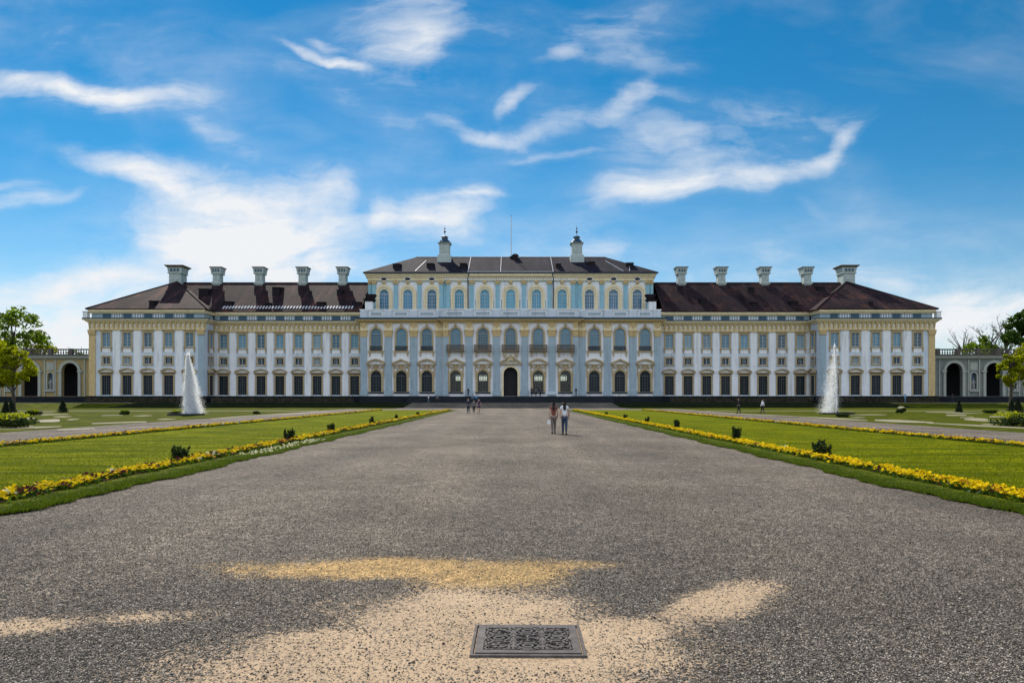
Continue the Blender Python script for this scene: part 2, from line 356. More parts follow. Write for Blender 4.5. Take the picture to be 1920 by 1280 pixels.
def arch(w, z0, z1, cx=0.0, n=12):
    """arched opening, z1 at the crown"""
    r = w/2; zs = z1 - r
    return [(cx - r, z0), (cx + r, z0)] + [(cx + r*math.cos(math.pi*k/n), zs + r*math.sin(math.pi*k/n)) for k in range(n+1)]
def arch_open(w, z0, z1, n=12, cx=0.0):
    r = w/2; zs = z1 - r
    return [(cx + r, z0)] + [(cx + r*math.cos(math.pi*k/n), zs + r*math.sin(math.pi*k/n)) for k in range(n+1)] + [(cx - r, z0)]
def gz(Y):
    """height of the ground, which rises gently towards the palace"""
    return 0.0 if Y <= 119 else min(.8, .8*(Y - 119)/11.0)
def gp(px, py):
    """where a spot seen in the photo lies on the level ground"""
    return ((px - 960)*CAM_H/(py - HOR), CAM_H*FPX/(py - HOR))

# ---------------------------------------------------------------- ground materials
def grass_mat(name, a, b_, c_, stripe=0.0, sc=1.0):
    m, nt, b = new_mat(name)
    g = nd(nt, 'ShaderNodeNewGeometry'); P = g.outputs['Position']
    n = nd(nt, 'ShaderNodeTexNoise'); n.inputs['Scale'].default_value = .5*sc; n.inputs['Detail'].default_value = 8; n.inputs['Roughness'].default_value = .7; nt.links.new(P, n.inputs['Vector'])
    mp = nd(nt, 'ShaderNodeMapping'); nt.links.new(P, mp.inputs[0]); mp.inputs['Scale'].default_value = (.25, 1.6, 1)
    n2 = nd(nt, 'ShaderNodeTexNoise'); n2.inputs['Scale'].default_value = 1.0*sc; n2.inputs['Detail'].default_value = 4; nt.links.new(mp.outputs[0], n2.inputs['Vector'])
    n3 = nd(nt, 'ShaderNodeTexNoise'); n3.inputs['Scale'].default_value = 40; n3.inputs['Detail'].default_value = 4; n3.inputs['Roughness'].default_value = .8; nt.links.new(P, n3.inputs['Vector'])
    f = math_(nt, 'ADD', math_(nt, 'MULTIPLY', n.outputs[0], .4), math_(nt, 'MULTIPLY', n2.outputs[0], .6))
    c = ramp(nt, f, [(.38, a), (.5, b_), (.62, c_)])
    c = mixc(nt, .75, c, ramp(nt, n3.outputs[0], [(.25, .45), (.75, 1.5)]), 'MULTIPLY')
    nt.links.new(c, b.inputs['Base Color']); b.inputs['Roughness'].default_value = .9; b.inputs['Specular IOR Level'].default_value = .02
    bp = nd(nt, 'ShaderNodeBump'); bp.inputs['Strength'].default_value = .6; bp.inputs['Distance'].default_value = .04
    nt.links.new(n3.outputs[0], bp.inputs['Height']); nt.links.new(bp.outputs[0], b.inputs['Normal'])
    return m
M['lawn'] = grass_mat('mown_lawn', (.050, .070, .0005), (.115, .132, .001), (.20, .205, .002))
M['verge'] = grass_mat('rough_verge', (.022, .034, .003), (.058, .078, .006), (.12, .14, .012), sc=4)
M['turfshade'] = grass_mat('bank_turf_shade', (.006, .010, .004), (.012, .019, .007), (.024, .034, .010), sc=3)  # bank turf with the palace's shade put into its colour
M['parterre'] = grass_mat('parterre_turf', (.018, .028, .002), (.06, .072, .004), (.135, .14, .010), sc=1.5)

def gravel_mat(name, worn=True):
    m, nt, b = new_mat(name)
    g = nd(nt, 'ShaderNodeNewGeometry'); P = g.outputs['Position']; L = nt.links.new
    def vor(scale, feat='F1'):
        v = nd(nt, 'ShaderNodeTexVoronoi'); v.feature = feat; v.inputs['Scale'].default_value = scale; L(P, v.inputs['Vector']); return v
    v1 = vor(80); v2 = vor(34); v3 = vor(12); v4 = vor(4.5)
    s1 = nd(nt, 'ShaderNodeSeparateColor'); L(v1.outputs['Color'], s1.inputs[0]); s2 = nd(nt, 'ShaderNodeSeparateColor'); L(v2.outputs['Color'], s2.inputs[0])
    s3 = nd(nt, 'ShaderNodeSeparateColor'); L(v3.outputs['Color'], s3.inputs[0]); s4 = nd(nt, 'ShaderNodeSeparateColor'); L(v4.outputs['Color'], s4.inputs[0])
    t = math_(nt, 'ADD', math_(nt, 'MULTIPLY', s1.outputs[0], .56), math_(nt, 'MULTIPLY', s2.outputs[0], .24))
    t = math_(nt, 'ADD', t, math_(nt, 'ADD', math_(nt, 'MULTIPLY', s3.outputs[0], .13), math_(nt, 'MULTIPLY', s4.outputs[0], .07)))
    big = nd(nt, 'ShaderNodeTexNoise'); big.inputs['Scale'].default_value = .3; big.inputs['Detail'].default_value = 5; L(P, big.inputs['Vector'])
    stone = ramp(nt, t, [(.17, (.022, .0195, .0165)), (.4, (.088, .077, .063)), (.62, (.215, .180, .147)), (.85, (.62, .53, .435))])
    warm = mixc(nt, maprange(nt, s1.outputs[1], .5, .85), stone, (.25, .19, .13))
    stone = mixc(nt, .5, stone, warm)
    stone = mixc(nt, .75, stone, ramp(nt, big.outputs[0], [(.3, .6), (.7, 1.3)]), 'MULTIPLY')
    ml = nd(nt, 'ShaderNodeMapping'); L(P, ml.inputs[0]); ml.inputs['Scale'].default_value = (.55, .03, 1)
    lane = nd(nt, 'ShaderNodeTexNoise'); lane.inputs['Scale'].default_value = 1.0; lane.inputs['Detail'].default_value = 4; L(ml.outputs[0], lane.inputs['Vector'])
    stone = mixc(nt, .6, stone, ramp(nt, lane.outputs[0], [(.35, (.72, .74, .76)), (.65, (1.3, 1.25, 1.18))]), 'MULTIPLY')
    crev = maprange(nt, v1.outputs['Distance'], .75, .35)          # gaps between stones, their shade put into the colour
    stone = mixc(nt, math_(nt, 'MULTIPLY', math_(nt, 'SUBTRACT', 1.0, crev), .6), stone, (.03, .028, .025))
    col = stone
    hgt = math_(nt, 'SUBTRACT', 1.0, v1.outputs['Distance'])
    if worn:                                                       # bare sand worn through the gravel near the drain cover
        n = nd(nt, 'ShaderNodeTexNoise'); n.inputs['Scale'].default_value = 1.1; n.inputs['Detail'].default_value = 7; n.inputs['Roughness'].default_value = .62; L(P, n.inputs['Vector'])
        nf = nd(nt, 'ShaderNodeTexNoise'); nf.inputs['Scale'].default_value = 30; nf.inputs['Detail'].default_value = 3; L(P, nf.inputs['Vector'])
        def blobs(lst):
            tot = None
            for (X, Y, a, bb, ang, w) in lst:
                mp = nd(nt, 'ShaderNodeMapping', vector_type='TEXTURE'); L(P, mp.inputs[0])
                mp.inputs['Location'].default_value = (X, Y, 0); mp.inputs['Rotation'].default_value = (0, 0, R(ang)); mp.inputs['Scale'].default_value = (a, bb, 50)
                gr = nd(nt, 'ShaderNodeTexGradient', gradient_type='SPHERICAL'); L(mp.outputs[0], gr.inputs[0])
                v = math_(nt, 'MULTIPLY', gr.outputs[1], w); tot = v if tot is None else math_(nt, 'MAXIMUM', tot, v)
            return tot
        e = math_(nt, 'MULTIPLY', math_(nt, 'SUBTRACT', n.outputs[0], .5), 1.5)
        e = math_(nt, 'ADD', e, math_(nt, 'MULTIPLY', math_(nt, 'SUBTRACT', nf.outputs[0], .5), .9))
        e = math_(nt, 'ADD', e, math_(nt, 'MULTIPLY', math_(nt, 'SUBTRACT', s2.outputs[1], .5), .35))
        bs, bg_ = blobs(SAND), blobs(GOLD)
        sand_m = math_(nt, 'MULTIPLY', maprange(nt, math_(nt, 'ADD', bs, e), .18, .60), maprange(nt, bs, 0.0, .12))
        gold_m = math_(nt, 'MULTIPLY', maprange(nt, math_(nt, 'ADD', bg_, e), .12, .62), maprange(nt, bg_, 0.0, .12))
        cover = maprange(nt, math_(nt, 'ADD', s1.outputs[2], math_(nt, 'MULTIPLY', math_(nt, 'SUBTRACT', .5, n.outputs[0]), .6)), .66, .74)              # loose stones left lying on the sand
        sand = mixc(nt, n.outputs[0], (.34, .235, .145), (.54, .395, .255))
        sand = mixc(nt, .6, sand, ramp(nt, nf.outputs[0], [(.3, .7), (.7, 1.25)]), 'MULTIPLY')
        sand = mixc(nt, math_(nt, 'MULTIPLY', cover, .75), sand, stone)
        gold = mixc(nt, .26, mixc(nt, 1.0, stone, (2.6, 1.95, 1.0), 'MULTIPLY'), (.50, .35, .17))
        col = mixc(nt, gold_m, col, gold); col = mixc(nt, sand_m, col, sand)
        hgt = math_(nt, 'MULTIPLY', hgt, math_(nt, 'SUBTRACT', 1.0, math_(nt, 'MULTIPLY', sand_m, .8)))
    L(col, b.inputs['Base Color']); b.inputs['Roughness'].default_value = .85; b.inputs['Specular IOR Level'].default_value = .08
    bp = nd(nt, 'ShaderNodeBump'); bp.inputs['Strength'].default_value = .9; bp.inputs['Distance'].default_value = .012
    L(hgt, bp.inputs['Height']); L(bp.outputs[0], b.inputs['Normal'])
    return m
# worn patches: x, y, half length, half width, angle, weight (metres)
SAND = [(-3.1, 5.55, .9, .3, 8, .55), (-.5, 4.6, 2.5, 1.2, 5, 1.25), (-.35, 5.6, 1.6, 1.15, 0, 1.1), (-1.5, 4.95, .9, .6, 20, 1.0), (1.75, 5.95, 1.35, .5, 45, 1.1), (-3.9, 5.35, .9, .38, 4, .9), (.9, 5.3, .9, .5, 10, .9)]
GOLD = [(-1.3, 7.2, 2.35, .64, 0, 1.15), (-.3, 7.0, 1.2, .95, 0, 1.1), (.6, 7.3, .9, .35, 0, .6)]
M['gravel'] = gravel_mat('gravel')
M['gravel_far'] = gravel_mat('gravel_side', worn=False)
M['sandpath'] = plain('parterre_sand', (.25, .22, .14), .9, .2, 3)

# ---------------------------------------------------------------- ground
YB = [-60, 0, 119, 130, 400]
def sheet(name, x0, x1, y0, y1, dz, mat, kind='structure'):
    ys = sorted({y0, y1, *[y for y in YB if y0 < y < y1]})
    mb = MB()
    for a, c in zip(ys, ys[1:]):
        mb.add([(x0, a, gz(a)+dz), (x1, a, gz(a)+dz), (x1, c, gz(c)+dz), (x0, c, gz(c)+dz)], [(0, 1, 2, 3)])
    return tag(mb.build(name, mat), kind=kind)
def edge(y, s): return .09*math.sin(1.1*y + s) + .06*math.sin(2.9*y + 2*s) + .05*math.sin(7.3*y - s) + .5*max(0.0, min(1.0, (13.5 - y)/4.5))**2
g0 = MB()
ys = [-900, -60, 0, 119, 130, 400, 2500]
for a, c in zip(ys, ys[1:]): g0.add([(-2500, a, gz(a)), (2500, a, gz(a)), (2500, c, gz(c)), (-2500, c, gz(c))], [(0, 1, 2, 3)])
tag(g0.build('ground', M['parterre']), kind='structure')
PX, FIN, FOUT, SPX = 7.65, 8.85, 18.5, 26.0
tag(sheet('gravel_path', -PX-.7, PX+.7, -20, 96, .004, M['gravel']), kind='structure')
sheet('gravel_forecourt', -26, 26, 96, 108, .004, M['gravel_far'])
sheet('gravel_court', -19, 19, 108, 132, .008, M['gravel_far'])
for s in (-1, 1):
    a, c = sorted((s*(PX+.2), s*19.1)); sheet('lawn', a, c, -20, 96, .03, M['lawn'])
    mb = MB(); ys_ = [-20, 0] + [4 + .3*k for k in range(150)] + [60, 75, 92, 96]; vs = []
    for y in ys_: vs += [(s*(PX - .06 + edge(y, s)), y, gz(y)+.036), (s*8.5, y, gz(y)+.036)]
    mb.add(vs, [(2*k, 2*k+1, 2*k+3, 2*k+2) if s > 0 else (2*k+1, 2*k, 2*k+2, 2*k+3) for k in range(len(ys_)-1)])
    tag(mb.build('lawn_verge', M['verge']), kind='structure')
    a, c = sorted((s*19.1, s*SPX)); sheet('side_path', a, c, -20, 96, .008, M['gravel_far'])
    a, c = sorted((s*SPX, s*130)); sheet('cross_path', a, c, 90.5, 92.6, .01, M['sandpath'])
    a, c = sorted((s*19, s*71)); sheet('shade_bank', a, c, 119.5, 131.5, .02, M['turfshade'])  # darker sheet laid over the bank, standing for the palace's shadow
    a, c = sorted((s*72, s*130)); sheet('upper_path', a, c, 129, 130.8, .01, M['sandpath'])

# ---------------------------------------------------------------- the palace
YC, YR, YU, YW, YP = 135.0, 134.2, 143.5, 138.0, 134.0    # fronts: central block, its middle, attic storey, wings, pavilions
CX = -.28
palace = empty('palace', (0, 136, .8), 'long white and ochre baroque palace with dark tiled roofs', 'palace')
PO = Vector((0, 136, .8))
def part(mb, name, mats, parent=palace, smooth=False):
    """parts are drawn in world metres and hung on the palace"""
    mb.v = [(x - PO.x, y - PO.y, z - PO.z) for x, y, z in mb.v]
    return mb.build(name, mats, parent, smooth=smooth)
WB, WT = 2.1, 17.0                                       # wall foot and top
BAYS_C = [s*x + CX for s in (-1, 1) for x in (5.43, 10.8, 16.55, 21.6, 26.6)] + [CX]
BAYS_W = [31.8 + 3.785*i for i in range(8)]
BAYS_P = [63.3 + 4.08*i for i in range(5)]
PXI, PXO = 60.2, 82.9

# windows are drawn once, foot at the origin, wall face at y = 0
def bars(mb, w, z0, z1, nx, nz, t=.055, y0=.10, y1=.16):
    for i in range(1, nx):
        x = -w/2 + w*i/nx; mb.box(x - t/2, x + t/2, y0, y1, z0, z1)
    for i in range(1, nz):
        z = z0 + (z1 - z0)*i/nz; mb.box(-w/2, w/2, y0 + .012, y1 - .012, z - t/2, z + t/2)
def make_rect_window(name, w, h, glass, sash, nx, nz, fw, surround_mat, extras, heavy=.10):
    g = MB(); g.box(-w/2, w/2, .20, .24, 0, h); me_g = g.mesh(name, glass)
    f = MB()
    for a, b_, c, d in ((-w/2, -w/2+.07, 0, h), (w/2-.07, w/2, 0, h), (-w/2+.07, w/2-.07, 0, .07), (-w/2+.07, w/2-.07, h-.07, h), (-heavy/2, heavy/2, .07, h-.07)):
        f.box(a, b_, .09, .17, c, d)
    bars(f, w - .14, .07, h - .07, nx, nz, .045)
    kids = [('frame', f.mesh(name + '_frame', sash))]
    s = MB(); s.band([(w/2, -.0), (w/2, h), (-w/2, h), (-w/2, 0)], [(w/2+fw, -.0), (w/2+fw, h+fw), (-w/2-fw, h+fw), (-w/2-fw, 0)], -.09, .02)
    kids.append(('surround', s.mesh(name + '_surround', surround_mat)))
    kids += extras
    return me_g, kids
def place(kind, name, x, z, Y, rz=0.0, label=None):
    me_g, kids = kind
    o = link(name, me_g, palace, (x - PO.x, Y - PO.y, z - PO.z), rz)
    for nm, me in kids: link(nm, me, o)
    return o
def m1(fn, name, mat):
    mb = MB(); fn(mb); return mb.mesh(name, mat)

# top floor of wings and pavilions
def sill_ears(mb):
    mb.box(-1.12, 1.12, -.2, .02, -.22, -.02)
    for s in (-1, 1): mb.taper(s*.98, -.06, -1.0, -.22, .12, .12, .26, .2)
W_TOP, W_TOP_PALE, W_TOP_DARK = [make_rect_window('tall_window', 1.5, 2.75, gm, M['sash'], 2, 4, .3, M['frame'],
    [('sill', m1(sill_ears, 'sill_with_brackets', M['frame'])),
     ('apron', m1(lambda mb: mb.box(-.8, .8, -.05, .02, -1.15, -.24), 'window_apron', M['white'])),
     ('lintel', m1(lambda mb: (mb.box(-1.2, 1.2, -.25, .02, 3.2, 3.42), mb.box(-1.05, 1.05, -.14, .02, 3.06, 3.2)), 'window_lintel', M['frame']))]) for gm in (M['glass_top'], M['glass_pale'], M['glass_deep'])]
W_MEZ, W_MEZ_SHUT = [make_rect_window('mezzanine_window', 1.35, 1.4, gm, M['sash'], 4, 1, .3, M['frame'],
    [('sill', m1(lambda mb: mb.box(-1.0, 1.0, -.16, .02, -.24, -.02), 'mezzanine_sill', M['frame']))]) for gm in (M['glass_dark'], M['shutter'])]
def seg_ped(w, rise, th=.26, proj=-.42):
    def fn(mb):
        n = 10; inner = []; outer = []
        for k in range(n+1):
            t = -1 + 2*k/n; inner.append((t*w/2*.93, rise*(1-t*t)-.0)); outer.append((t*w/2, rise*(1-t*t)+th))
        mb.band(inner[::-1], outer[::-1], proj, .02)
        mb.box(-w/2, w/2, proj+.06, .02, -.18, .0)
    return fn
def tri_ped(w, rise, th=.26, proj=-.42):
    def fn(mb):
        mb.band([(w/2*.93, 0), (0, rise), (-w/2*.93, 0)], [(w/2, th*.8), (0, rise+th), (-w/2, th*.8)], proj, .02)
        mb.box(-w/2, w/2, proj+.06, .02, -.18, .0)
    return fn
def lift(fn, dz):
    def g(mb):
        k = len(mb.v); fn(mb); mb.v[k:] = [(x, y, z+dz) for x, y, z in mb.v[k:]]
    return g
W_GND = make_rect_window('ground_floor_window', 1.8, 3.85, M['glass_dark'], M['sashdk'], 4, 6, .28, M['frame'],
    [('pediment', m1(lift(seg_ped(2.95, .5), 4.55), 'segmental_pediment', M['frame'])),
     ('tympanum', m1(lambda mb: mb.prism([(-1.3, 4.56), (1.3, 4.56), (.7, 4.9), (0, 5.0), (-.7, 4.9)], -.03, .02), 'tympanum', M['white'])),
     ('lintel', m1(lambda mb: mb.box(-1.2, 1.2, -.12, .02, 4.14, 4.37), 'brown_lintel', M['brown']))])
# arched windows of the central block
def make_arch_window(name, w, h, glass, sash, nx, nz, fw, surround_mat, extras, sy=-.12, key=True, trans=None):
    zs = h - w/2
    g = MB(); g.prism(arch(w, 0, h), .20, .24); me_g = g.mesh(name, glass)
    f = MB(); f.band(arch_open(w - .2, 0, h - .1), arch_open(w, 0, h), .09, .17)
    f.box(-.05, .05, .085, .175, 0, zs - .05); f.box(-w/2 + .1, w/2 - .1, .08, .18, zs - .1, zs + .06); f.box(-w/2+.1, w/2-.1, .09, .17, 0, .12)
    bars(f, w - .2, .12, zs - .1, nx, nz)
    for k in (1, 2, 3):
        a = math.pi*k/4; f.tube([(0, .13, zs), (w/2*.95*math.cos(a), .13, zs + w/2*.95*math.sin(a))], .025, 4)
    kids = [('frame', f.mesh(name + '_frame', sash))]
    s = MB(); s.band(arch_open(w, 0, h), arch_open(w + 2*fw, 0, h + fw), sy, .02)
    kids.append(('surround', s.mesh(name + '_surround', surround_mat)))
    return me_g, kids + extras
def keystone(z, w=.5, h=.6): return lambda mb: mb.taper(0, -.12, z, z+h, w*.7, .34, w, .4)
def rail(w, y=-.14, h=.95):
    def fn(mb):
        mb.box(-w/2, w/2, y-.06, y+.06, h-.1, h); mb.box(-w/2, w/2, y-.05, y+.05, 0, .08)
        n = int(w/.13)
        for i in range(n+1):
            x = -w/2 + w*i/n; mb.box(x-.03, x+.03, y-.03, y+.03, .08, h-.1)
    return fn
def ears_pn(mb):
    mb.box(-1.5, 1.5, -.25, .02, -.26, -.02)
    for s in (-1, 1): mb.taper(s*1.25, -.08, -1.1, -.26, .16, .14, .34, .24)
def upper_arch_parts(ww):
    # white outer moulding that frames the arch, and blue spandrels
    return [('moulding', m1(lambda mb: mb.band(arch_open(ww*2 + .05, 0, 4.95), arch_open(ww*2 + .42, 0, 5.15), -.16, .02), 'white_moulding', M['white'])),
            ('keystone', m1(keystone(4.62), 'keystone', M['frame']))]
W_PN = make_arch_window('arched_window', 2.0, 4.4, M['glass_top'], M['sashdk2'], 4, 6, .3, M['frame'],
    upper_arch_parts(1.48) + [('railing', m1(rail(2.4), 'iron_railing', M['iron'])), ('sill', m1(ears_pn, 'bracketed_sill', M['frame']))])
def balcony(mb):
    mb.box(-1.75, 1.75, -.95, .0, -.22, 0)
    for x0 in (-1.72, 1.54): mb.box(x0, x0+.18, -.92, -.74, 0, 1.0)
    mb.box(-1.75, 1.75, -.95, -.72, 1.0, 1.13); mb.box(-1.54, 1.54, -.9, -.77, 0, .12)
    for s in (-1, 1): mb.box(s*1.63-.09, s*1.63+.09, -.72, 0, 1.0, 1.1)
    for i in range(17):
        x = -1.45 + 2.9*i/16; mb.lathe([(.03, .12), (.07, .4), (.03, .75), (.06, 1.0)], x, -.83, 5)
def balcony_ears(mb):
    for s in (-1, 1): mb.taper(s*1.3, -.3, -1.3, -.22, .18, .2, .34, .7)
W_BAL = make_arch_window('arched_window', 2.05, 4.4, M['glass_top'], M['sashdk2'], 4, 6, .3, M['frame'],
    upper_arch_parts(1.5) + [('balcony', m1(balcony, 'stone_balcony', M['brown'])), ('bracket', m1(balcony_ears, 'balcony_brackets', M['frame']))])
def cart(mb):
    # stucco swags between arch and pediment
    mb.taper(0, -.12, 4.5, 5.3, .3, .22, .7, .34)
    for s in (-1, 1):
        mb.tube([(s*.35, -.12, 5.1), (s*.8, -.16, 4.75), (s*1.2, -.14, 5.0), (s*1.35, -.1, 5.2)], [.14, .16, .13, .06], 6)
        mb.box(s*1.45-.12, s*1.45+.12, -.16, .02, 2.9, 5.3)
def GND(ped, glass):
    return make_arch_window('arched_ground_window', 2.1, 4.25, glass, M['sashdk'], 4, 5, .42, M['frame'],
        [('pediment', m1(lift(ped(3.7, .75, .3, -.5), 5.55), 'pediment', M['frame'])),
         ('tympanum', m1((lambda mb: mb.prism([(-1.5, 5.56), (1.5, 5.56), (0, 6.22)], -.03, .02)) if ped is tri_ped else (lambda mb: mb.prism([(-1.6, 5.56), (1.6, 5.56), (.9, 6.05), (0, 6.25), (-.9, 6.05)], -.03, .02)), 'tympanum', M['white'])),
         ('cartouche', m1(cart, 'stucco_cartouche', M['frame'])),
         ('sill', m1(lambda mb: mb.box(-1.5, 1.5, -.2, .02, -.25, -.02), 'ground_sill', M['plinth']))])
W_GS = GND(seg_ped, M['glass_dark']); W_GT = GND(tri_ped, M['glass_dark'])
W_GSC = GND(seg_ped, M['glass_clear']); W_GTC = GND(tri_ped, M['glass_clear'])
def att_arch(mb):
    mb.band(arch_open(2.7, 0, 6.62), arch_open(3.62, 0, 7.22), -.2, .02)
    for s in (-1, 1): mb.box(s*1.6-.27, s*1.6+.27, -.26, .02, 4.85, 5.05)
def att_white(mb): mb.band(arch_open(3.64, 4.0, 7.24), [(2.1, 4.0), (2.1, 6.4), (2.1, 7.2)] + [(2.1 - 4.2*k/8, 7.75) for k in range(9)] + [(-2.1, 7.2), (-2.1, 6.4), (-2.1, 4.0)], -.06, .0)
W_ATT, W_ATC = [make_arch_window('attic_window', 1.98, 6.2, gm, M['sash'], 4, 7, .34, M['cream'],
    [('archivolt', m1(att_arch, 'cream_archivolt', M['cream'])), ('keystone', m1(lambda mb: mb.lathe([(.05, 7.3), (.36, 7.45), (.42, 7.7), (.3, 7.95), (.05, 8.05)], 0, -.2, 8), 'round_keystone', M['ochre'])), ('moulding', m1(att_white, 'white_spandrel', M['white']))]) for gm in (M['glass_attic'], M['glass_teal'])]
def oval(mb):
    n = 16; mb.prism([(.62*math.cos(2*math.pi*k/n), .3*math.sin(2*math.pi*k/n)) for k in range(n)], -.05, .02)
def oval_rim(mb):
    n = 20; pi_ = [(.62*math.cos(2*math.pi*k/n), .3*math.sin(2*math.pi*k/n)) for k in range(n+1)]
    mb.band(pi_, [(x*1.28, z*1.5) for x, z in pi_], -.14, .02)
OVAL = (m1(oval, 'oval_window', M['glass_dark']), [('surround', m1(oval_rim, 'oval_surround', M['white']))])

# --- wings and pavilions
def flank_holes(bays):
    h = []
    for x in bays: h += [rect(1.8, 2.3, 6.15, x), rect(1.35, 8.35, 9.75, x), rect(1.5, 11.75, 14.5, x)]
    return h
def flank_windows(bays, Y):
    for x in bays:
        place(W_GND, 'ground_floor_window', x, 2.3, Y); place(W_MEZ_SHUT if any(abs(x - q) < .5 for q in (-75.54, 67.38, 71.46, -39.4)) else W_MEZ, 'mezzanine_window', x, 8.35, Y)
        place(random.choice((W_TOP, W_TOP, W_TOP, W_TOP_PALE, W_TOP_DARK)), 'tall_window', x, 11.75, Y)
def frieze(mb, x0, x1, Y, z0=15.2, z1=16.5):
    """running frieze of brackets and rosettes under the cornice: 0 ground, 1 brackets, 2 rosettes"""
    mb.mat(0).box(x0, x1, Y-.10, Y+.3, z0, z1)
    mb.mat(1).box(x0, x1, Y-.2, Y+.3, z0-.22, z0)
    n = max(2, int(round((x1-x0)/.95)))
    for i in range(n+1):
        x = x0 + .2 + (x1-x0-.4)*i/n
        mb.mat(1).taper(x, Y-.2, z0+.15, z1, .2, .14, .34, .4)
        if i < n:
            xm = x + (x1-x0-.4)/n/2; mb.mat(2).lathe([(.02, 0), (.2, .05), (.2, .1)], 0, 0, 6)
            k = 18; mb.v[-k:] = [(xm + a, Y-.1-c, (z0+z1)/2 + .08 + b_) for a, b_, c in mb.v[-k:]]
def cornice(mb, x0, x1, Y, z0=16.5, over=.9, e0=True, e1=True):
    """stepped cornice with returns where an end is free"""
    for k, (a, b_, p) in enumerate(((0, .2, .35), (.2, .42, .6), (.42, .62, over))):
        xa = x0 - (p if e0 else 0); xb = x1 + (p if e1 else 0)
        mb.box(xa, xb, Y-p, Y+.5, z0+a, z0+b_)
ATT_Z0, ATT_Z1, EAVE = 17.3, 18.32, 19.0
def attic_band(mb, x0, x1, Y, bays):
    mb.mat(0).box(x0, x1, Y+.15, Y+.9, 17.1, ATT_Z1)
    xs = sorted(bays)
    for x in xs: mb.mat(1).box(x-.8, x+.8, Y+.12, Y+.147, 17.42, 18.22)
    for x, x2 in zip(xs, xs[1:]):
        xm = (x+x2)/2
        for d in (-.75, -.25, .25, .75): mb.mat(2).box(xm+d-.08, xm+d+.08, Y+.07, Y+.147, 17.35, ATT_Z1)
def eave(mb, x0, x1, Y):
    mb.box(x0, x1, Y-.15, Y+.9, ATT_Z1, 18.6); mb.box(x0, x1, Y-.42, Y+.9, 18.6, EAVE)

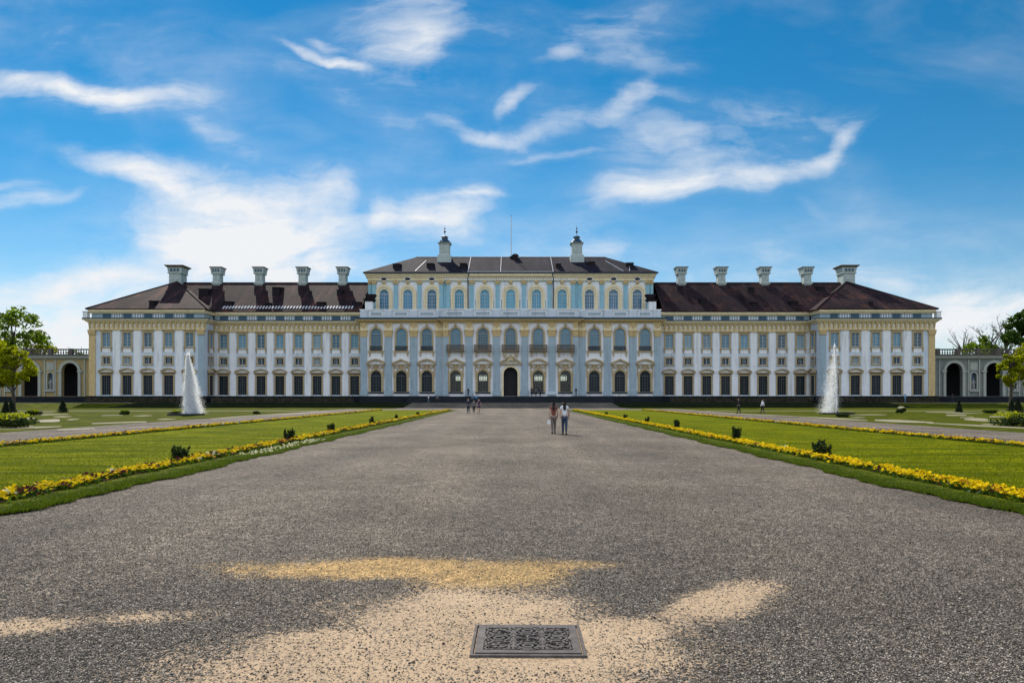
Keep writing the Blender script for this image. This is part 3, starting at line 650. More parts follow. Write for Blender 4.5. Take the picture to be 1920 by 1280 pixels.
for s in (-1, 1):
    bw = [s*x for x in BAYS_W]; bp = [s*x for x in BAYS_P]
    w0, w1 = sorted((s*29.7, s*PXI)); p0, p1 = sorted((s*PXI, s*PXO))
    mb = MB(); mb.panel(w0, w1, WB, 16.6, flank_holes(bw), YW, YW+.4); mb.mat(1)
    mids = sorted([s*(x + 1.89) for x in BAYS_W[:-1]] + [s*60.0*.997])
    for x in mids: mb.box(x-.62, x+.62, YW-.07, YW, WB, 14.98)
    part(mb, 'wing_wall', [M['wallblue'], M['white']])
    flank_windows(bw, YW)
    mb = MB(); mb.panel(p0, p1, WB, 16.6, flank_holes(bp), YP, YP+.4)
    for xx in (p0, p1):
        mb.box(min(xx, xx-.4*math.copysign(1, xx)*(1 if abs(xx) > 70 else -1)), max(xx, xx-.4*math.copysign(1, xx)*(1 if abs(xx) > 70 else -1)), YP+.4, 160, WB, 16.6)
    mb.box(p0, p1, 159.6, 160, WB, 16.6)
    mb.mat(1)
    for x in [s*(x + 2.04) for x in BAYS_P[:-1]]: mb.box(x-.7, x+.7, YP-.07, YP, WB, 14.98)
    part(mb, 'pavilion_wall', [M['wallblue'], M['white']])
    flank_windows(bp, YP)
    # the one bay of windows on the pavilion's inner flank
    for kind, nm, z in ((W_GND, 'ground_floor_window', 2.3), (W_MEZ, 'mezzanine_window', 8.35), (W_TOP, 'tall_window', 11.75)):
        o = place(kind, nm, s*(PXI - .26), z, YP+2.1, rz=-s*R(90))
    # back wall of the wing
    mb = MB(); mb.box(w0, w1, 156.0, 156.4, WB, 18.5); part(mb, 'back_wall', M['wallblue'])
    # corner pilasters
    for x, yy in ((s*(PXO-.55), YP), (s*(PXI+.75), YP)):
        mb = MB(); outer = abs(x) > 70
        mb.box(x-.62, x+.62, yy-.16, yy, WB, 14.9)
        p = part(mb, 'pilaster', M['ochre'] if outer else M['blue'])
        mb = MB(); mb.taper(x, yy-.1, 14.1, 14.9, 1.3, .42, 1.5, .7); mb.box(x-.8, x+.8, yy-.4, yy+.1, 14.9, 15.05)
        mb.v = [(a - PO.x, b_ - PO.y, c - PO.z) for a, b_, c in mb.v]; mb.build('capital', M['ochre'], p)
    mb = MB(); frieze(mb, w0 if s < 0 else w0, w1, YW); part(mb, 'frieze', [M['cream'], M['ochre'], M['white']])
    mb = MB(); frieze(mb, p0-.1, p1+.1, YP); part(mb, 'frieze', [M['cream'], M['ochre'], M['white']])
    mb = MB(); cornice(mb, w0, w1, YW, e0=False, e1=False); part(mb, 'cornice', M['cream'])
    mb = MB(); cornice(mb, p0, p1, YP)
    for xx, dd in ((p0, -1), (p1, 1)):                         # cornice along the flanks
        for a, b_, pr in ((0, .2, .35), (.2, .42, .6), (.42, .62, .9)):
            xa, xb = sorted((xx, xx + dd*pr)); mb.box(xa, xb, YP+.5, 160 if (dd*s > 0) else YW-.95, 16.5+a, 16.5+b_)
    part(mb, 'cornice', M['cream'])
    mb = MB(); mb.box(w0, w1, YW-.95, YW+.1, 17.125, 17.36); mb.box(p0-.95, p1+.95, YP-.97, YP+.1, 17.125, 17.36); part(mb, 'gutter', M['gutter'])
    mb = MB(); attic_band(mb, w0, w1, YW, bw); mb2 = MB(); attic_band(mb2, p0+.3, p1-.3, YP, bp)
    mb.mat(0).box(*sorted((s*(PXO-.3), s*(PXO-1.2))), YP+.9, 159, 17.1, ATT_Z1).box(*sorted((s*(PXI+.3), s*(PXI+1.2))), YP+.9, YW+.2, 17.1, ATT_Z1)
    part(mb, 'attic_band', [M['blue'], M['dkblue'], M['white']]); part(mb2, 'attic_band', [M['blue'], M['dkblue'], M['white']])
    mb = MB(); eave(mb, w0, w1, YW); mb2 = MB(); eave(mb2, p0-.1, p1+.1, YP)
    mb2.box(*sorted((s*(PXO+.1), s*(PXO-.8))), YP+.9, 159.5, ATT_Z1, EAVE).box(*sorted((s*(PXI-.1), s*(PXI+.8))), YP+.9, YW+.4, ATT_Z1, EAVE)
    part(mb, 'eave', M['cream']); part(mb2, 'eave', M['cream'])
    # plinth
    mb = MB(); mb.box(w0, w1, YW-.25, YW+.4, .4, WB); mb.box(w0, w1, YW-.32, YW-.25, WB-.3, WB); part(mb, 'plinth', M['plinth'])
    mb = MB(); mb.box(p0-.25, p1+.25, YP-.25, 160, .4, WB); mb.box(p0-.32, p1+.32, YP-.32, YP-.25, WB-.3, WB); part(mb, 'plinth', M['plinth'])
    # corner urn blocks beside the attic
    mb = MB(); x = s*(PXO+.55); mb.box(x-.42, x+.42, YP-.6, YP+.3, 17.37, 18.5); mb.box(x-.52, x+.52, YP-.7, YP+.4, 18.5, 18.66); part(mb, 'corner_block', M['white'])
    # roofs
    def slab_roof(name, pts, faces, mat, th=.16):
        mb = MB(); mb.add(pts, faces); n = len(pts); mb.add([(x, y, z-th) for x, y, z in pts], [tuple(reversed(f)) for f in faces])
        # close the rim
        cnt = {}
        for f in faces:
            for i in range(len(f)):
                e = (f[i], f[(i+1) % len(f)]); cnt[frozenset(e)] = cnt.get(frozenset(e), []) + [e]
        for es in cnt.values():
            if len(es) == 1: a, c = es[0]; mb.f.append((c, a, a+n, c+n)); mb.m.append(0)
        return part(mb, name, mat)
    xa, xb = s*30.5, s*71.4
    RZ = 26.45; ye, yr, yb = YW-.55, 147.2, 156.9
    slab_roof('wing_roof', [(xa, ye, EAVE+.16), (xb, ye, EAVE+.16), (xb, yr, RZ), (xa, yr, RZ), (xb, yb, EAVE+.16), (xa, yb, EAVE+.16)],
              [(0, 1, 2, 3) if s > 0 else (3, 2, 1, 0), (3, 2, 4, 5) if s > 0 else (5, 4, 2, 3)], M['tile'])
    mb = MB(); mb.tube([(xa, yr, RZ+.03), (xb, yr, RZ+.03)], .14, 6); part(mb, 'ridge', M['dormer'])
    q0, q1, qy0, qy1 = p0-.55, p1+.55, YP-.55, 160.5; ax = (p0+p1)/2; ay0, ay1 = 146.0, 148.6; z0 = EAVE+.16
    slab_roof('pavilion_roof', [(q0, qy0, z0), (q1, qy0, z0), (q1, qy1, z0), (q0, qy1, z0), (ax, ay0, RZ+.1), (ax, ay1, RZ+.1)],
              [(0, 1, 4), (1, 2, 5, 4), (2, 3, 5), (3, 0, 4, 5)], M['tile'])
    mb = MB()
    for c in ((q0, qy0), (q1, qy0)): mb.tube([(c[0], c[1], z0+.03), (ax, ay0, RZ+.13)], .11, 5)
    part(mb, 'hip_ridge', M['dormer'])
    # snow guards: short tiles above the eaves, sunlit glint put into their pale colour
    mb = MB(); x = s*32.5 if s < 0 else 99; k = 0
    while abs(x) < 59:
        if (k // 26) % 4 != 3:
            mb.add([(x-.13, YW+.25, 19.74), (x+.13, YW+.25, 19.74), (x+.13+.12, YW+.95, 20.32), (x-.13+.12, YW+.95, 20.32), (x-.13, YW+.22, 19.84), (x+.13, YW+.22, 19.84), (x+.25, YW+.92, 20.42), (x-.01, YW+.92, 20.42)], [(0, 1, 5, 4), (4, 5, 6, 7), (1, 2, 6, 5), (0, 4, 7, 3), (3, 7, 6, 2), (0, 3, 2, 1)])
        x += s*.62; k += 1
    if s < 0: part(mb, 'snow_guard', M['lead'])
    # chimneys
    for x in (36.4, 45.0, 54.3, 63.4):
        x *= s; mb = MB(); mb.box(x-.78, x+.78, 146.36, 148.04, 24.5, 28.35); mb.box(x-1.0, x+1.0, 146.16, 148.24, 26.1, 26.55)
        for xx in (-.45, .45): mb.box(x+xx*.9-.26, x+xx*.9+.26, 146.28, 146.36, 26.9, 28.0)
        c = part(mb, 'chimney', M['chim'])
        mb = MB(); mb.taper(x, 147.2, 28.35, 29.6, 2.0, 2.0, 2.42, 2.42); mb.box(x-1.06, x+1.06, 146.1, 148.3, 28.25, 28.45); mb.mat(1).box(x-1.34, x+1.34, 145.86, 148.54, 29.6, 29.76)
        for xx in (-.55, .0, .55): mb.mat(2).box(x+xx-.14, x+xx+.14, 146.0, 146.2, 28.75, 29.3)
        part(mb, 'chimney_cap', [M['chim'], M['brown'], M['dkblue']], c)
    x = s*72.05; mb = MB(); mb.box(x-1.27, x+1.27, 145.9, 148.6, 24.0, 28.3)
    mb.box(x-.9, x+.9, 145.82, 145.9, 26.9, 28.0)
    c = part(mb, 'chimney', M['chim'])
    mb = MB(); mb.box(x-1.5, x+1.5, 145.7, 148.8, 28.3, 28.5); mb.taper(x, 147.25, 28.5, 29.6, 2.85, 2.85, 3.15, 3.15); mb.mat(1).taper(x, 147.25, 29.6, 29.9, 3.3, 3.3, 4.0, 4.0); mb.box(x-2.0, x+2.0, 145.25, 149.25, 29.9, 30.03)
    for xx in (-.7, 0, .7): mb.mat(2).box(x+xx-.2, x+xx+.2, 145.66, 145.9, 28.75, 29.35)
    part(mb, 'chimney_cap', [M['chim'], M['brown'], M['dkblue']], c)
# roof hatches: little lean-to boxes standing out of the slope
def on_slope(px, py, Ye, ze, sl):
    t = (HOR - py)/FPX; Y = (ze - sl*Ye - CAM_H)/(t - sl); return ((px-960)/FPX*Y, Y, CAM_H + t*Y)
SLW = (26.45-19.16)/(147.2-137.45); SLP = (26.55-19.16)/(146-133.45); SLU = (33.1-27.9)/(152.6-143.0)
def hatch(px, py, plane, w, h, mat=M['dormer']):
    x, y, z = on_slope(px, py, *plane); sl = plane[2]; d = h/(sl-.12)
    mb = MB(); mb.add([(x-w/2, y, z-.05), (x+w/2, y, z-.05), (x+w/2, y, z+h), (x-w/2, y, z+h), (x-w/2-.1, y+d, z+d*sl+.05), (x+w/2+.1, y+d, z+d*sl+.05)],
           [(0, 1, 2, 3), (3, 2, 5, 4), (1, 5, 2), (0, 3, 4)])
    mb.box(x-w/2-.08, x+w/2+.08, y-.1, y+.0-.004, z+h-.12, z+h+.02)
    return part(mb, 'roof_hatch', mat)
PW, PP, PU = (137.45, 19.16, SLW), (133.45, 19.16, SLP), (143.0, 27.9, SLU)
for px, py, pl, w, h in ((381, 556, PW, 1.9, 1.5), (426, 573, PW, 1.8, .8), (517, 555, PW, 1.5, 1.7), (502, 575, PW, 1.0, .7), (600, 576, PW, 1.5, 1.0), (668, 575, PW, 1.6, .9), (636, 553, PW, 1.0, 1.0),
                         (284, 573, PP, 1.0, .9), (1275, 546, PW, 1.2, .9), (1408, 549, PW, 1.4, 1.0), (1416, 574, PW, 1.2, .8), (1540, 547, PW, 1.5, 1.0), (1633, 573, PP, .9, .7), (1319, 570, PW, 1.3, .9), (1490, 574, PW, 1.4, .9),
                         (743, 505, PU, 1.5, 1.1), (806, 504, PU, 1.4, 1.1), (868, 505, PU, 1.3, 1.2), (1047, 505, PU, 1.1, 1.1), (1110, 500, PU, 1.3, 1.0), (1181, 503, PU, 1.6, 1.1)):
    hatch(px, py, pl, w, h*1.1)

# --- central block: lower two storeys
CE = 29.6
def carch(x, lo=True): return [arch(2.1, 2.85, 7.1, x), arch(2.05 if abs(x-CX) < 12 else 2.0, 11.0, 15.4, x)]
side = {-1: [b for b in BAYS_C if b < CX - 12], 1: [b for b in BAYS_C if b > CX + 12]}
mid = [b for b in BAYS_C if abs(b - CX) < 12]
mb = MB()
for s in (-1, 1):
    a, c = sorted((CX + s*13.2, CX + s*CE)); hs = []
    for b in side[s]: hs += carch(b)
    mb.panel(a, c, WB, 16.6, hs, YC, YC+.45)
hs = []
for b in mid: hs += carch(b) if abs(b-CX) > 1 else [arch(2.75, 2.06, 7.75, b), arch(2.05, 11.0, 15.4, b)]
mb.panel(CX-13.2, CX+13.2, 2.04, 16.6, hs, YR, YR+.45)
for s in (-1, 1):
    a, c = sorted((CX+s*13.2, CX+s*12.8)); mb.box(a, c, YR+.45, YC+.0, WB, 16.6)
    a, c = sorted((CX+s*CE, CX+s*(CE-.4))); mb.box(a, c, YC+.45, 163, WB, 16.6)
part(mb, 'central_wall', M['white'])
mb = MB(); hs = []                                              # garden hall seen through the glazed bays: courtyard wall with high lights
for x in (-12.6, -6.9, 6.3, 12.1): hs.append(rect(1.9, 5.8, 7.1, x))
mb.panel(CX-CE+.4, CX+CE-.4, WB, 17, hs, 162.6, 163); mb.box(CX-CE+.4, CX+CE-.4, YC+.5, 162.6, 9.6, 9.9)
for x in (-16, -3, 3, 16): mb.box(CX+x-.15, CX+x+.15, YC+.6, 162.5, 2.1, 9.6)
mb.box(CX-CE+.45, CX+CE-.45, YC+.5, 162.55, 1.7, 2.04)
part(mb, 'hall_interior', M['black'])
for i, b in enumerate(BAYS_C):
    Y = YR if b in mid else YC
    if abs(b-CX) > 1:
        k = round(abs(b-CX)/5.35)
        tri = (k in (2, 4))
        cl = b in mid
        place({(False, False): W_GS, (True, False): W_GT, (False, True): W_GSC, (True, True): W_GTC}[(tri, cl)], 'arched_ground_window', b, 2.85, Y)
    place(W_BAL if b in mid else W_PN, 'arched_window', b, 11.0, Y)
# portal in the middle
mb = MB(); mb.prism(arch(2.75, 2.06, 7.75, CX), YR+.9, YR+1.0); portal = part(mb, 'portal', M['dark'])
mb = MB(); mb.band(arch_open(2.75, 2.06, 7.75, cx=CX), arch_open(3.6, 2.06, 8.15, cx=CX), YR-.2, YR+.02); part(mb, 'surround', M['cream'], portal)
mb = MB()
for k, (x, z, vx, vz, r) in enumerate(((-.9, 8.6, 1, .9, .22), (.9, 8.6, -1, .9, .22), (-.7, 10.1, .5, -.4, .3), (.7, 10.1, -.5, -.4, .3), (0, 9.0, 0, .9, .3), (-1.2, 9.9, .0, .6, .2), (1.2, 9.9, 0, .6, .2))):
    mb.tube([(CX+x, YR-.25, z), (CX+x+vx*.5, YR-.4, z+vz*.6), (CX+x+vx, YR-.25, z+vz)], [r*.6, r, r*.5], 6)
part(mb, 'coat_of_arms', M['cream'], portal)
mb = MB(); k0 = len(mb.v); tri_ped(4.3, 1.3, .35, -.6)(mb); mb.v[k0:] = [(x+CX, y+YR, z+8.45) for x, y, z in mb.v[k0:]]; part(mb, 'pediment', M['frame'], portal)
# pilasters with gilded capitals
def pilaster(x, Y, w, z0, z1, zc, mat, cap=M['ochre'], capw=.18, base=True):
    mb = MB(); mb.box(x-w/2, x+w/2, Y-.22, Y+.02, z0, zc)
    if base: mb.box(x-w/2-.12, x+w/2+.12, Y-.34, Y+.02, z0, z0+1.1)
    p = part(mb, 'pilaster', mat)
    mb = MB(); mb.taper(x, Y-.12, zc, zc+(z1-zc)*.4, w+.02, .34, w+capw*2, .62)
    mb.box(x-w/2-capw-.1, x+w/2+capw+.1, Y-.5, Y+.02, zc+(z1-zc)*.4, zc+(z1-zc)*.48)
    mb.mat(1).box(x-w/2-.06, x+w/2+.06, Y-.36, Y+.02, zc+(z1-zc)*.48, z1)
    mb.mat(0).taper(x, Y-.42, zc+(z1-zc)*.62, z1, .3, .1, .6, .3)
    for s in (-1, 1): mb.taper(x+s*w*.36, Y-.38, zc+(z1-zc)*.7, z1, .2, .06, .3, .22)
    part(mb, 'capital', [cap, M['cream']], p); return p
for s in (-1, 1):
    for x, w in ((2.75, 1.35), (8.15, 1.35)): pilaster(CX+s*x, YR, w, WB, 16.5, 13.75, M['blue'])
    pilaster(CX+s*12.75, YR, 0.9, WB, 16.5, 13.75, M['blue'])
    for x, w in ((14.15, 1.3), (19.15, 1.4), (24.15, 1.4), (29.0, 1.2)): pilaster(CX+s*x, YC, w, WB, 16.5, 13.75, M['blue'])
mb = MB(); cornice(mb, CX-CE, CX+CE, YC, over=1.0); cornice(mb, CX-13.3, CX+13.3, YR-.05, over=1.0)
for s in (-1, 1):
    a, c = sorted((CX+s*CE, CX+s*(CE+1.0))); mb.box(a, c, YC+.5, YW-.4, 16.9, 17.12)
part(mb, 'cornice', M['ochre'])
mb = MB(); mb.box(CX-CE-1.05, CX+CE+1.05, YC-1.08, YC+.2, 17.13, 17.5); mb.box(CX-14.2, CX+14.2, YR-1.15, YC-1.085, 17.13, 17.5); part(mb, 'gutter', M['gutter'])
mb = MB()                                                        # deck and the panelled parapet of the roof terrace
mb.mat(0).box(CX-CE, CX+CE, YC+.3, 163, 17.2, 17.7)
mb.box(CX-CE-.1, CX+CE+.1, YC-.25, YC+.35, 17.5, 19.0); mb.mat(0).box(CX-13.4, CX+13.4, YR-.25, YC-.26, 17.5, 19.0)
for s in (-1, 1): a, c = sorted((CX+s*(CE+.1), CX+s*(CE-.5))); mb.box(a, c, YC+.36, 143.4, 17.5, 19.0)
mb.mat(1)
for s in (-1, 1): a, c = sorted((CX+s*(CE+.2), CX+s*13.41)); mb.box(a, c, YC-.35, YC+.42, 19.0, 19.2)
mb.box(CX-13.5, CX+13.5, YR-.35, YC+.42, 19.003, 19.2)
xs = sorted([CX + s*x for s in (-1, 1) for x in (2.75, 8.15, 19.15, 24.15, 28.9)] + [CX-13.9, CX+13.9])
for x in xs:
    Y = YR if abs(x-CX) < 13.3 else YC
    mb.mat(0).box(x-.75, x+.75, Y-.4, Y-.2, 17.5, 19.0)
for a, c in zip(xs, xs[1:]):
    Y = YR if abs((a+c)/2-CX) < 13.3 else YC
    if c-a > 2.6: mb.mat(1).box(a+1.1, c-1.1, Y-.3, Y-.24, 17.85, 18.75); mb.mat(2).box(a+1.3, c-1.3, Y-.32, Y-.298, 18.0, 18.6)
part(mb, 'parapet', [M['wallblue'], M['white'], M['blue']])
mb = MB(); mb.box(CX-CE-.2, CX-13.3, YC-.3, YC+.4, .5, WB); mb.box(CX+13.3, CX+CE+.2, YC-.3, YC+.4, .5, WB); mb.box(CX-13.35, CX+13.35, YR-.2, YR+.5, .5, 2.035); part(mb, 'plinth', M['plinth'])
# scroll blocks at both ends of the terrace
for s in (-1, 1):
    x = CX + s*29.0; mb = MB(); mb.box(x-.75, x+.75, 139.5, 141, 17.7, 21.4); mb.mat(1).taper(x, 140.25, 21.4, 21.9, 1.6, 1.6, 2.5, 2.2); mb.taper(x-s*.3, 140.25, 21.9, 22.9, 1.0, 1.4, 2.2, 1.8)
    part(mb, 'terrace_block', [M['white'], M['dormer']])

# --- attic storey
UE = 30.0
mb = MB(); mb.panel(CX-UE, CX+UE, 17.7, 27.3, [arch(1.98, 18.3, 24.5, b) for b in BAYS_C], YU, YU+.4)
for s in (-1, 1): a, c = sorted((CX+s*UE, CX+s*(UE-.4))); mb.box(a, c, YU+.4, 161.8, 17.7, 27.3)
mb.box(CX-UE, CX+UE, 161.8, 162.2, 17.7, 27.3)
part(mb, 'attic_wall', M['teal'])
for b in BAYS_C: place(W_ATC if b in mid else W_ATT, 'attic_window', b, 18.3, YU)
mb = MB()
for s in (-1, 1):
    for x in (2.75, 8.15, 19.15, 24.15):
        mb = MB(); mb.box(CX+s*x-.72, CX+s*x+.72, YU-.018, YU+.0-.002, 17.8, 25.7); part(mb, 'lesene', M['white'])
for s in (-1, 1):
    for x, w in ((2.75, .85), (8.15, .85), (13.1, .8), (14.6, .8), (19.15, .85), (24.15, .85), (28.75, .85), (29.6, .5)): pilaster(CX+s*x, YU-.02, w, 17.75, 26.35, 25.5, M['teal'], base=False, capw=.12)
mb = MB(); mb.mat(0).box(CX-UE-.05, CX+UE+.05, YU-.25, YU+.5, 26.25, 26.98)
for i in range(120):
    x = CX-UE+.3 + (2*UE-.6)*i/119
    if abs(x-CX) < 14: mb.mat(1).box(x-.13, x+.13, YU-.36, YU-.25, 26.35, 26.85)
mb.mat(2).box(CX-UE-.25, CX+UE+.25, YU-.5, YU+.5, 26.98, 27.3); mb.box(CX-UE-.5, CX+UE+.5, YU-.75, YU+.5, 27.3, 27.85)
mb.box(CX-8.6, CX+8.6, YU-.9, YU-.751, 27.2, 27.84)
part(mb, 'attic_cornice', [M['cream'], M['white'], M['cream']])
for s in (-1, 1):
    for b in side[s]: place(OVAL, 'oval_window', b, 26.62, YU-.25)
for s in (-1, 1):
    a, c = sorted((CX+s*UE, CX+s*(UE+.5))); mb = MB(); mb.box(a, c, YU+.5, 162, 26.98, 27.85); part(mb, 'side_cornice', M['cream'])
    mb = MB(); mb.tube([(CX+s*8.95, YU-.3, 18), (CX+s*8.95, YU-.3, 26.9), (CX+s*8.75, YU-.75, 27.5), (CX+s*8.75, YU-1.0, 27.95)], .12, 6); part(mb, 'downpipe', M['gutter'])
e = UE+.85; x0, x1, y0, y1 = CX-e, CX+e, YU-1.0, 162.9; z0 = 27.98; rz_, ry, rx0, rx1 = 33.15, 152.7, CX-21.2, CX+21.2
slab_roof('central_roof', [(x0, y0, z0), (x1, y0, z0), (x1, y1, z0), (x0, y1, z0), (rx0, ry, rz_), (rx1, ry, rz_)], [(0, 1, 5, 4), (1, 2, 5), (2, 3, 4, 5), (3, 0, 4)], M['slate'])
mb = MB(); mb.box(x0-.05, x1+.05, y0-.08, y0+.05, z0-.28, z0-.165); part(mb, 'gutter', M['gutter'])
mb = MB(); slu = (rz_-z0)/(ry-y0)
for x in (-8.9, -2.1, 8.9): mb.tube([(CX+x*1.0, y0+.02, z0+.06), (CX+x, ry, rz_+.06)], .07, 4)
for xa, xb in ((21.2, 23.6), (26.0, 24.9), (-19.0, -20.0)): mb.tube([(CX+xb, y0+.4, z0+.4*slu+.05), (CX+xa*.98, y0+(7.5 if abs(xa) < 25 else 4), z0+(7.5 if abs(xa) < 25 else 4)*slu+.05)], .07, 4)
mb.tube([(rx0, ry, rz_+.05), (rx1, ry, rz_+.05)], .1, 5); mb.box(CX-8.9, CX+8.9, y0-.03, y0+.12, z0+.02, z0+.12)
part(mb, 'lead_strip', M['lead'])
for s in (-1, 1):
    x = CX + s*14.55; y = 150.6
    mb = MB(); mb.taper(x, y, 31.2, 32.9, 3.1, 3.1, 2.9, 2.9); mb.taper(x, y, 32.9, 33.2, 2.75, 2.75, 2.35, 2.35); mb.box(x-1.1, x+1.1, y-1.1, y+1.1, 33.2, 35.4); mb.taper(x, y, 35.4, 35.7, 2.3, 2.3, 2.9, 2.9)
    for xx in (-.55, .55): mb.box(x+xx-.36, x+xx+.36, y-1.16, y-1.1, 33.5, 35.1)
    t = part(mb, 'roof_turret', M['chim'])
    mb = MB(); mb.lathe([(1.5, 35.7), (1.35, 35.9), (1.0, 36.3), (.72, 36.6), (.62, 36.95), (.85, 37.15), (.5, 37.3), (.1, 37.45)], x, y, 8)
    for a in range(4): mb.lathe([(.03, 35.7), (.14, 36.0), (.02, 36.3)], x + 1.25*math.cos(R(45+90*a)), y + 1.25*math.sin(R(45+90*a)), 5)
    part(mb, 'turret_cap', M['copper'], t)
    mb = MB(); mb.tube([(x, y, 37.4), (x, y, 39.6)], .045, 5)
    for z, r in ((38.3, .26), (38.95, .17)): mb.lathe([(.02, z-r), (r*.7, z-r*.7), (r, z), (r*.7, z+r*.7), (.02, z+r)], x, y, 8)
    part(mb, 'finial', M['iron'], t)
x, y = CX+.1, 152.0
fp = empty('flagpole', (x, y, 32.7), 'bare grey flagpole standing on the ridge of the central roof', 'flagpole')
mb = MB(); mb.tube([(0, 0, 0), (0, 0, 9.4)], [.11, .07], 6); mb.build('pole', M['lead'], fp); mb = MB(); mb.lathe([(.02, 9.35), (.13, 9.47), (.02, 9.6)], 0, 0, 8); mb.build('ball', M['iron'], fp)
mb = MB(); mb.box(-.3, .3, -.3, .3, 0, .5); mb.build('base', M['dormer'], fp)
mb = MB(); xh, yh = CX+1.0, 151.6; mb.box(xh-.55, xh+.55, yh-.8, yh+.6, 32.0, 33.2); mb.taper(xh, yh-.1, 33.2, 33.6, 1.5, 1.8, .6, .8); part(mb, 'roof_bell_box', M['dormer'])

# --- steps and terrace before the central block
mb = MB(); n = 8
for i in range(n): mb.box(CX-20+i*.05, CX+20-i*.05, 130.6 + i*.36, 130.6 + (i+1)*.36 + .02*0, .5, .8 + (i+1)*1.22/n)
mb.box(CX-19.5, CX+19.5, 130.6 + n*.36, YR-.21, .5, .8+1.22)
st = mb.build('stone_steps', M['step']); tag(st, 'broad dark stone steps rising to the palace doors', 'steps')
# --- arcades on either side
def arcade(s, label, wash):
    a0 = empty('arcade_gallery', (s*98, 140, .8), label, 'gallery', 'galleries beside the pavilions'); O = Vector((s*98, 140, .8))
    def P(mb, name, mats):
        mb.v = [(x-O.x, y-O.y, z-O.z) for x, y, z in mb.v]; return mb.build(name, mats, a0)
    cs = [s*(90.6 + 8.2*i) for i in range(5)]; x0, x1 = sorted((s*82.6, s*128))
    mb = MB(); mb.panel(x0, x1, 2.0, 9.7, [arch(3.4, 2.05, 8.9, c) for c in cs] + [arch(1.1, 3.3, 6.9, (a+b)/2, 6) for a, b in zip(cs, cs[1:])], 140, 140.7)
    mb.box(x0, x1, 145.2, 145.6, .6, 9.7); mb.box(x0, x1, 140.7, 145.2, 9.4, 9.69)
    P(mb, 'wall', wash)
    mb = MB(); mb.box(x0+.1, x1-.1, 145.0, 145.19, 2.0, 9.38); P(mb, 'inner_wall', M['dark'])  # arcade's inner shade put into a dark wall colour
    mb = MB(); mb.box(x0+.1, x1-.1, 140.72, 145.0, 9.2, 9.38); P(mb, 'vault', M['dark'])  # ceiling darkened by colour too, for the shade under the vault
    mb = MB(); mb.box(x0, x1, 139.8, 145.6, .5, 2.0); P(mb, 'plinth', M['plinth'])
    mb = MB()
    for c in cs:
        mb.band(arch_open(3.4, 2.05, 8.9, cx=c), arch_open(4.5, 2.05, 9.45, cx=c), 139.75, 140.02)
        for d in (-1, 1): mb.box(c+d*2.1-.5, c+d*2.1+.5, 139.65, 140.02, 7.0, 7.3); mb.box(c+d*3.0-.12, c+d*3.0+.12, 139.85, 140.0, 2.05, 9.6)
    P(mb, 'arch_surround', M['arch_w'])
    for a, b in zip(cs, cs[1:]):
        mb = MB(); m_ = (a+b)/2; mb.mat(0).prism(arch(1.1, 3.3, 6.9, m_, 6), 140.5, 140.69); mb.mat(1).box(m_-.75, m_+.75, 139.93, 139.998, 7.4, 9.0); mb.band(arch_open(1.1, 3.3, 6.9, 6, m_), arch_open(1.7, 3.3, 7.1, 6, m_), 139.9, 140.0)
        mb.box(m_-1, m_+1, 139.6, 140, 3.0, 3.28)
        P(mb, 'niche', [M['dkblue'], M['arch_w']])
    mb = MB(); m_ = s*84.6; mb.box(m_-.6, m_+.6, 139.93, 139.998, 7.2, 9.0); P(mb, 'wall_tablet', M['arch_w'])
    mb = MB(); mb.box(x0, x1, 139.6, 145.7, 9.72, 10.0); mb.box(x0, x1, 139.3, 145.8, 10.0, 10.3); mb.mat(1).box(x0, x1, 139.2, 145.9, 10.3, 10.5); P(mb, 'cornice', [M['arch_w'], M['balu']])
    mb = MB(); mb.box(x0, x1, 139.55, 139.95, 11.5, 11.75); mb.box(x0, x1, 139.6, 139.9, 10.5, 10.65)
    k = 0; x = x0 + .3
    while x < x1:
        if k % 8 == 0: mb.box(x-.35, x+.35, 139.5, 140, 10.5, 11.82)
        else: mb.lathe([(.07, 10.65), (.17, 10.95), (.07, 11.3), (.12, 11.5)], x, 139.75, 6)
        x += .52; k += 1
    P(mb, 'balustrade', M['balu'])
    for i, (a, b) in enumerate(zip(cs, cs[1:])):
        if i > 1: break
        m_ = (a+b)/2; st = empty('statue', (m_, 140.2, 3.3), None, 'statue', 'statues in the arcade niches')
        st['label'] = 'pale stone statue in the niche ' + (('between the two arches nearest' if i == 0 else 'farther along the gallery from') + (' the left pavilion' if s < 0 else ' the right pavilion'))
        mb = MB(); mb.box(-.4, .4, -.35, .25, -.02, .3); mb.build('pedestal', M['statue'], st)
        mb = MB(); mb.tube([(0, -.05, .3), (.03, -.05, .9), (-.03, -.06, 1.4), (0, -.05, 1.85), (0, -.06, 2.05)], [.3, .25, .2, .26, .1], 8); mb.tube([(0, -.06, 2.02), (0, -.08, 2.2), (0, -.06, 2.38)], [.08, .14, .06], 8)
        mb.tube([(.24, -.08, 1.85), (.36, -.16, 1.5), (.2, -.26, 1.3)], [.08, .07, .05], 6); mb.tube([(-.24, -.08, 1.85), (-.38, -.1, 1.5), (-.34, -.2, 1.1)], [.08, .07, .05], 6); mb.build('figure', M['statue'], st, smooth=True)
    return a0
arcade(-1, 'yellow washed arcade joining the left pavilion behind the trees', M['arch_y'])
arcade(1, 'washed arcade with balustrade joining the right pavilion', M['arch_b'])

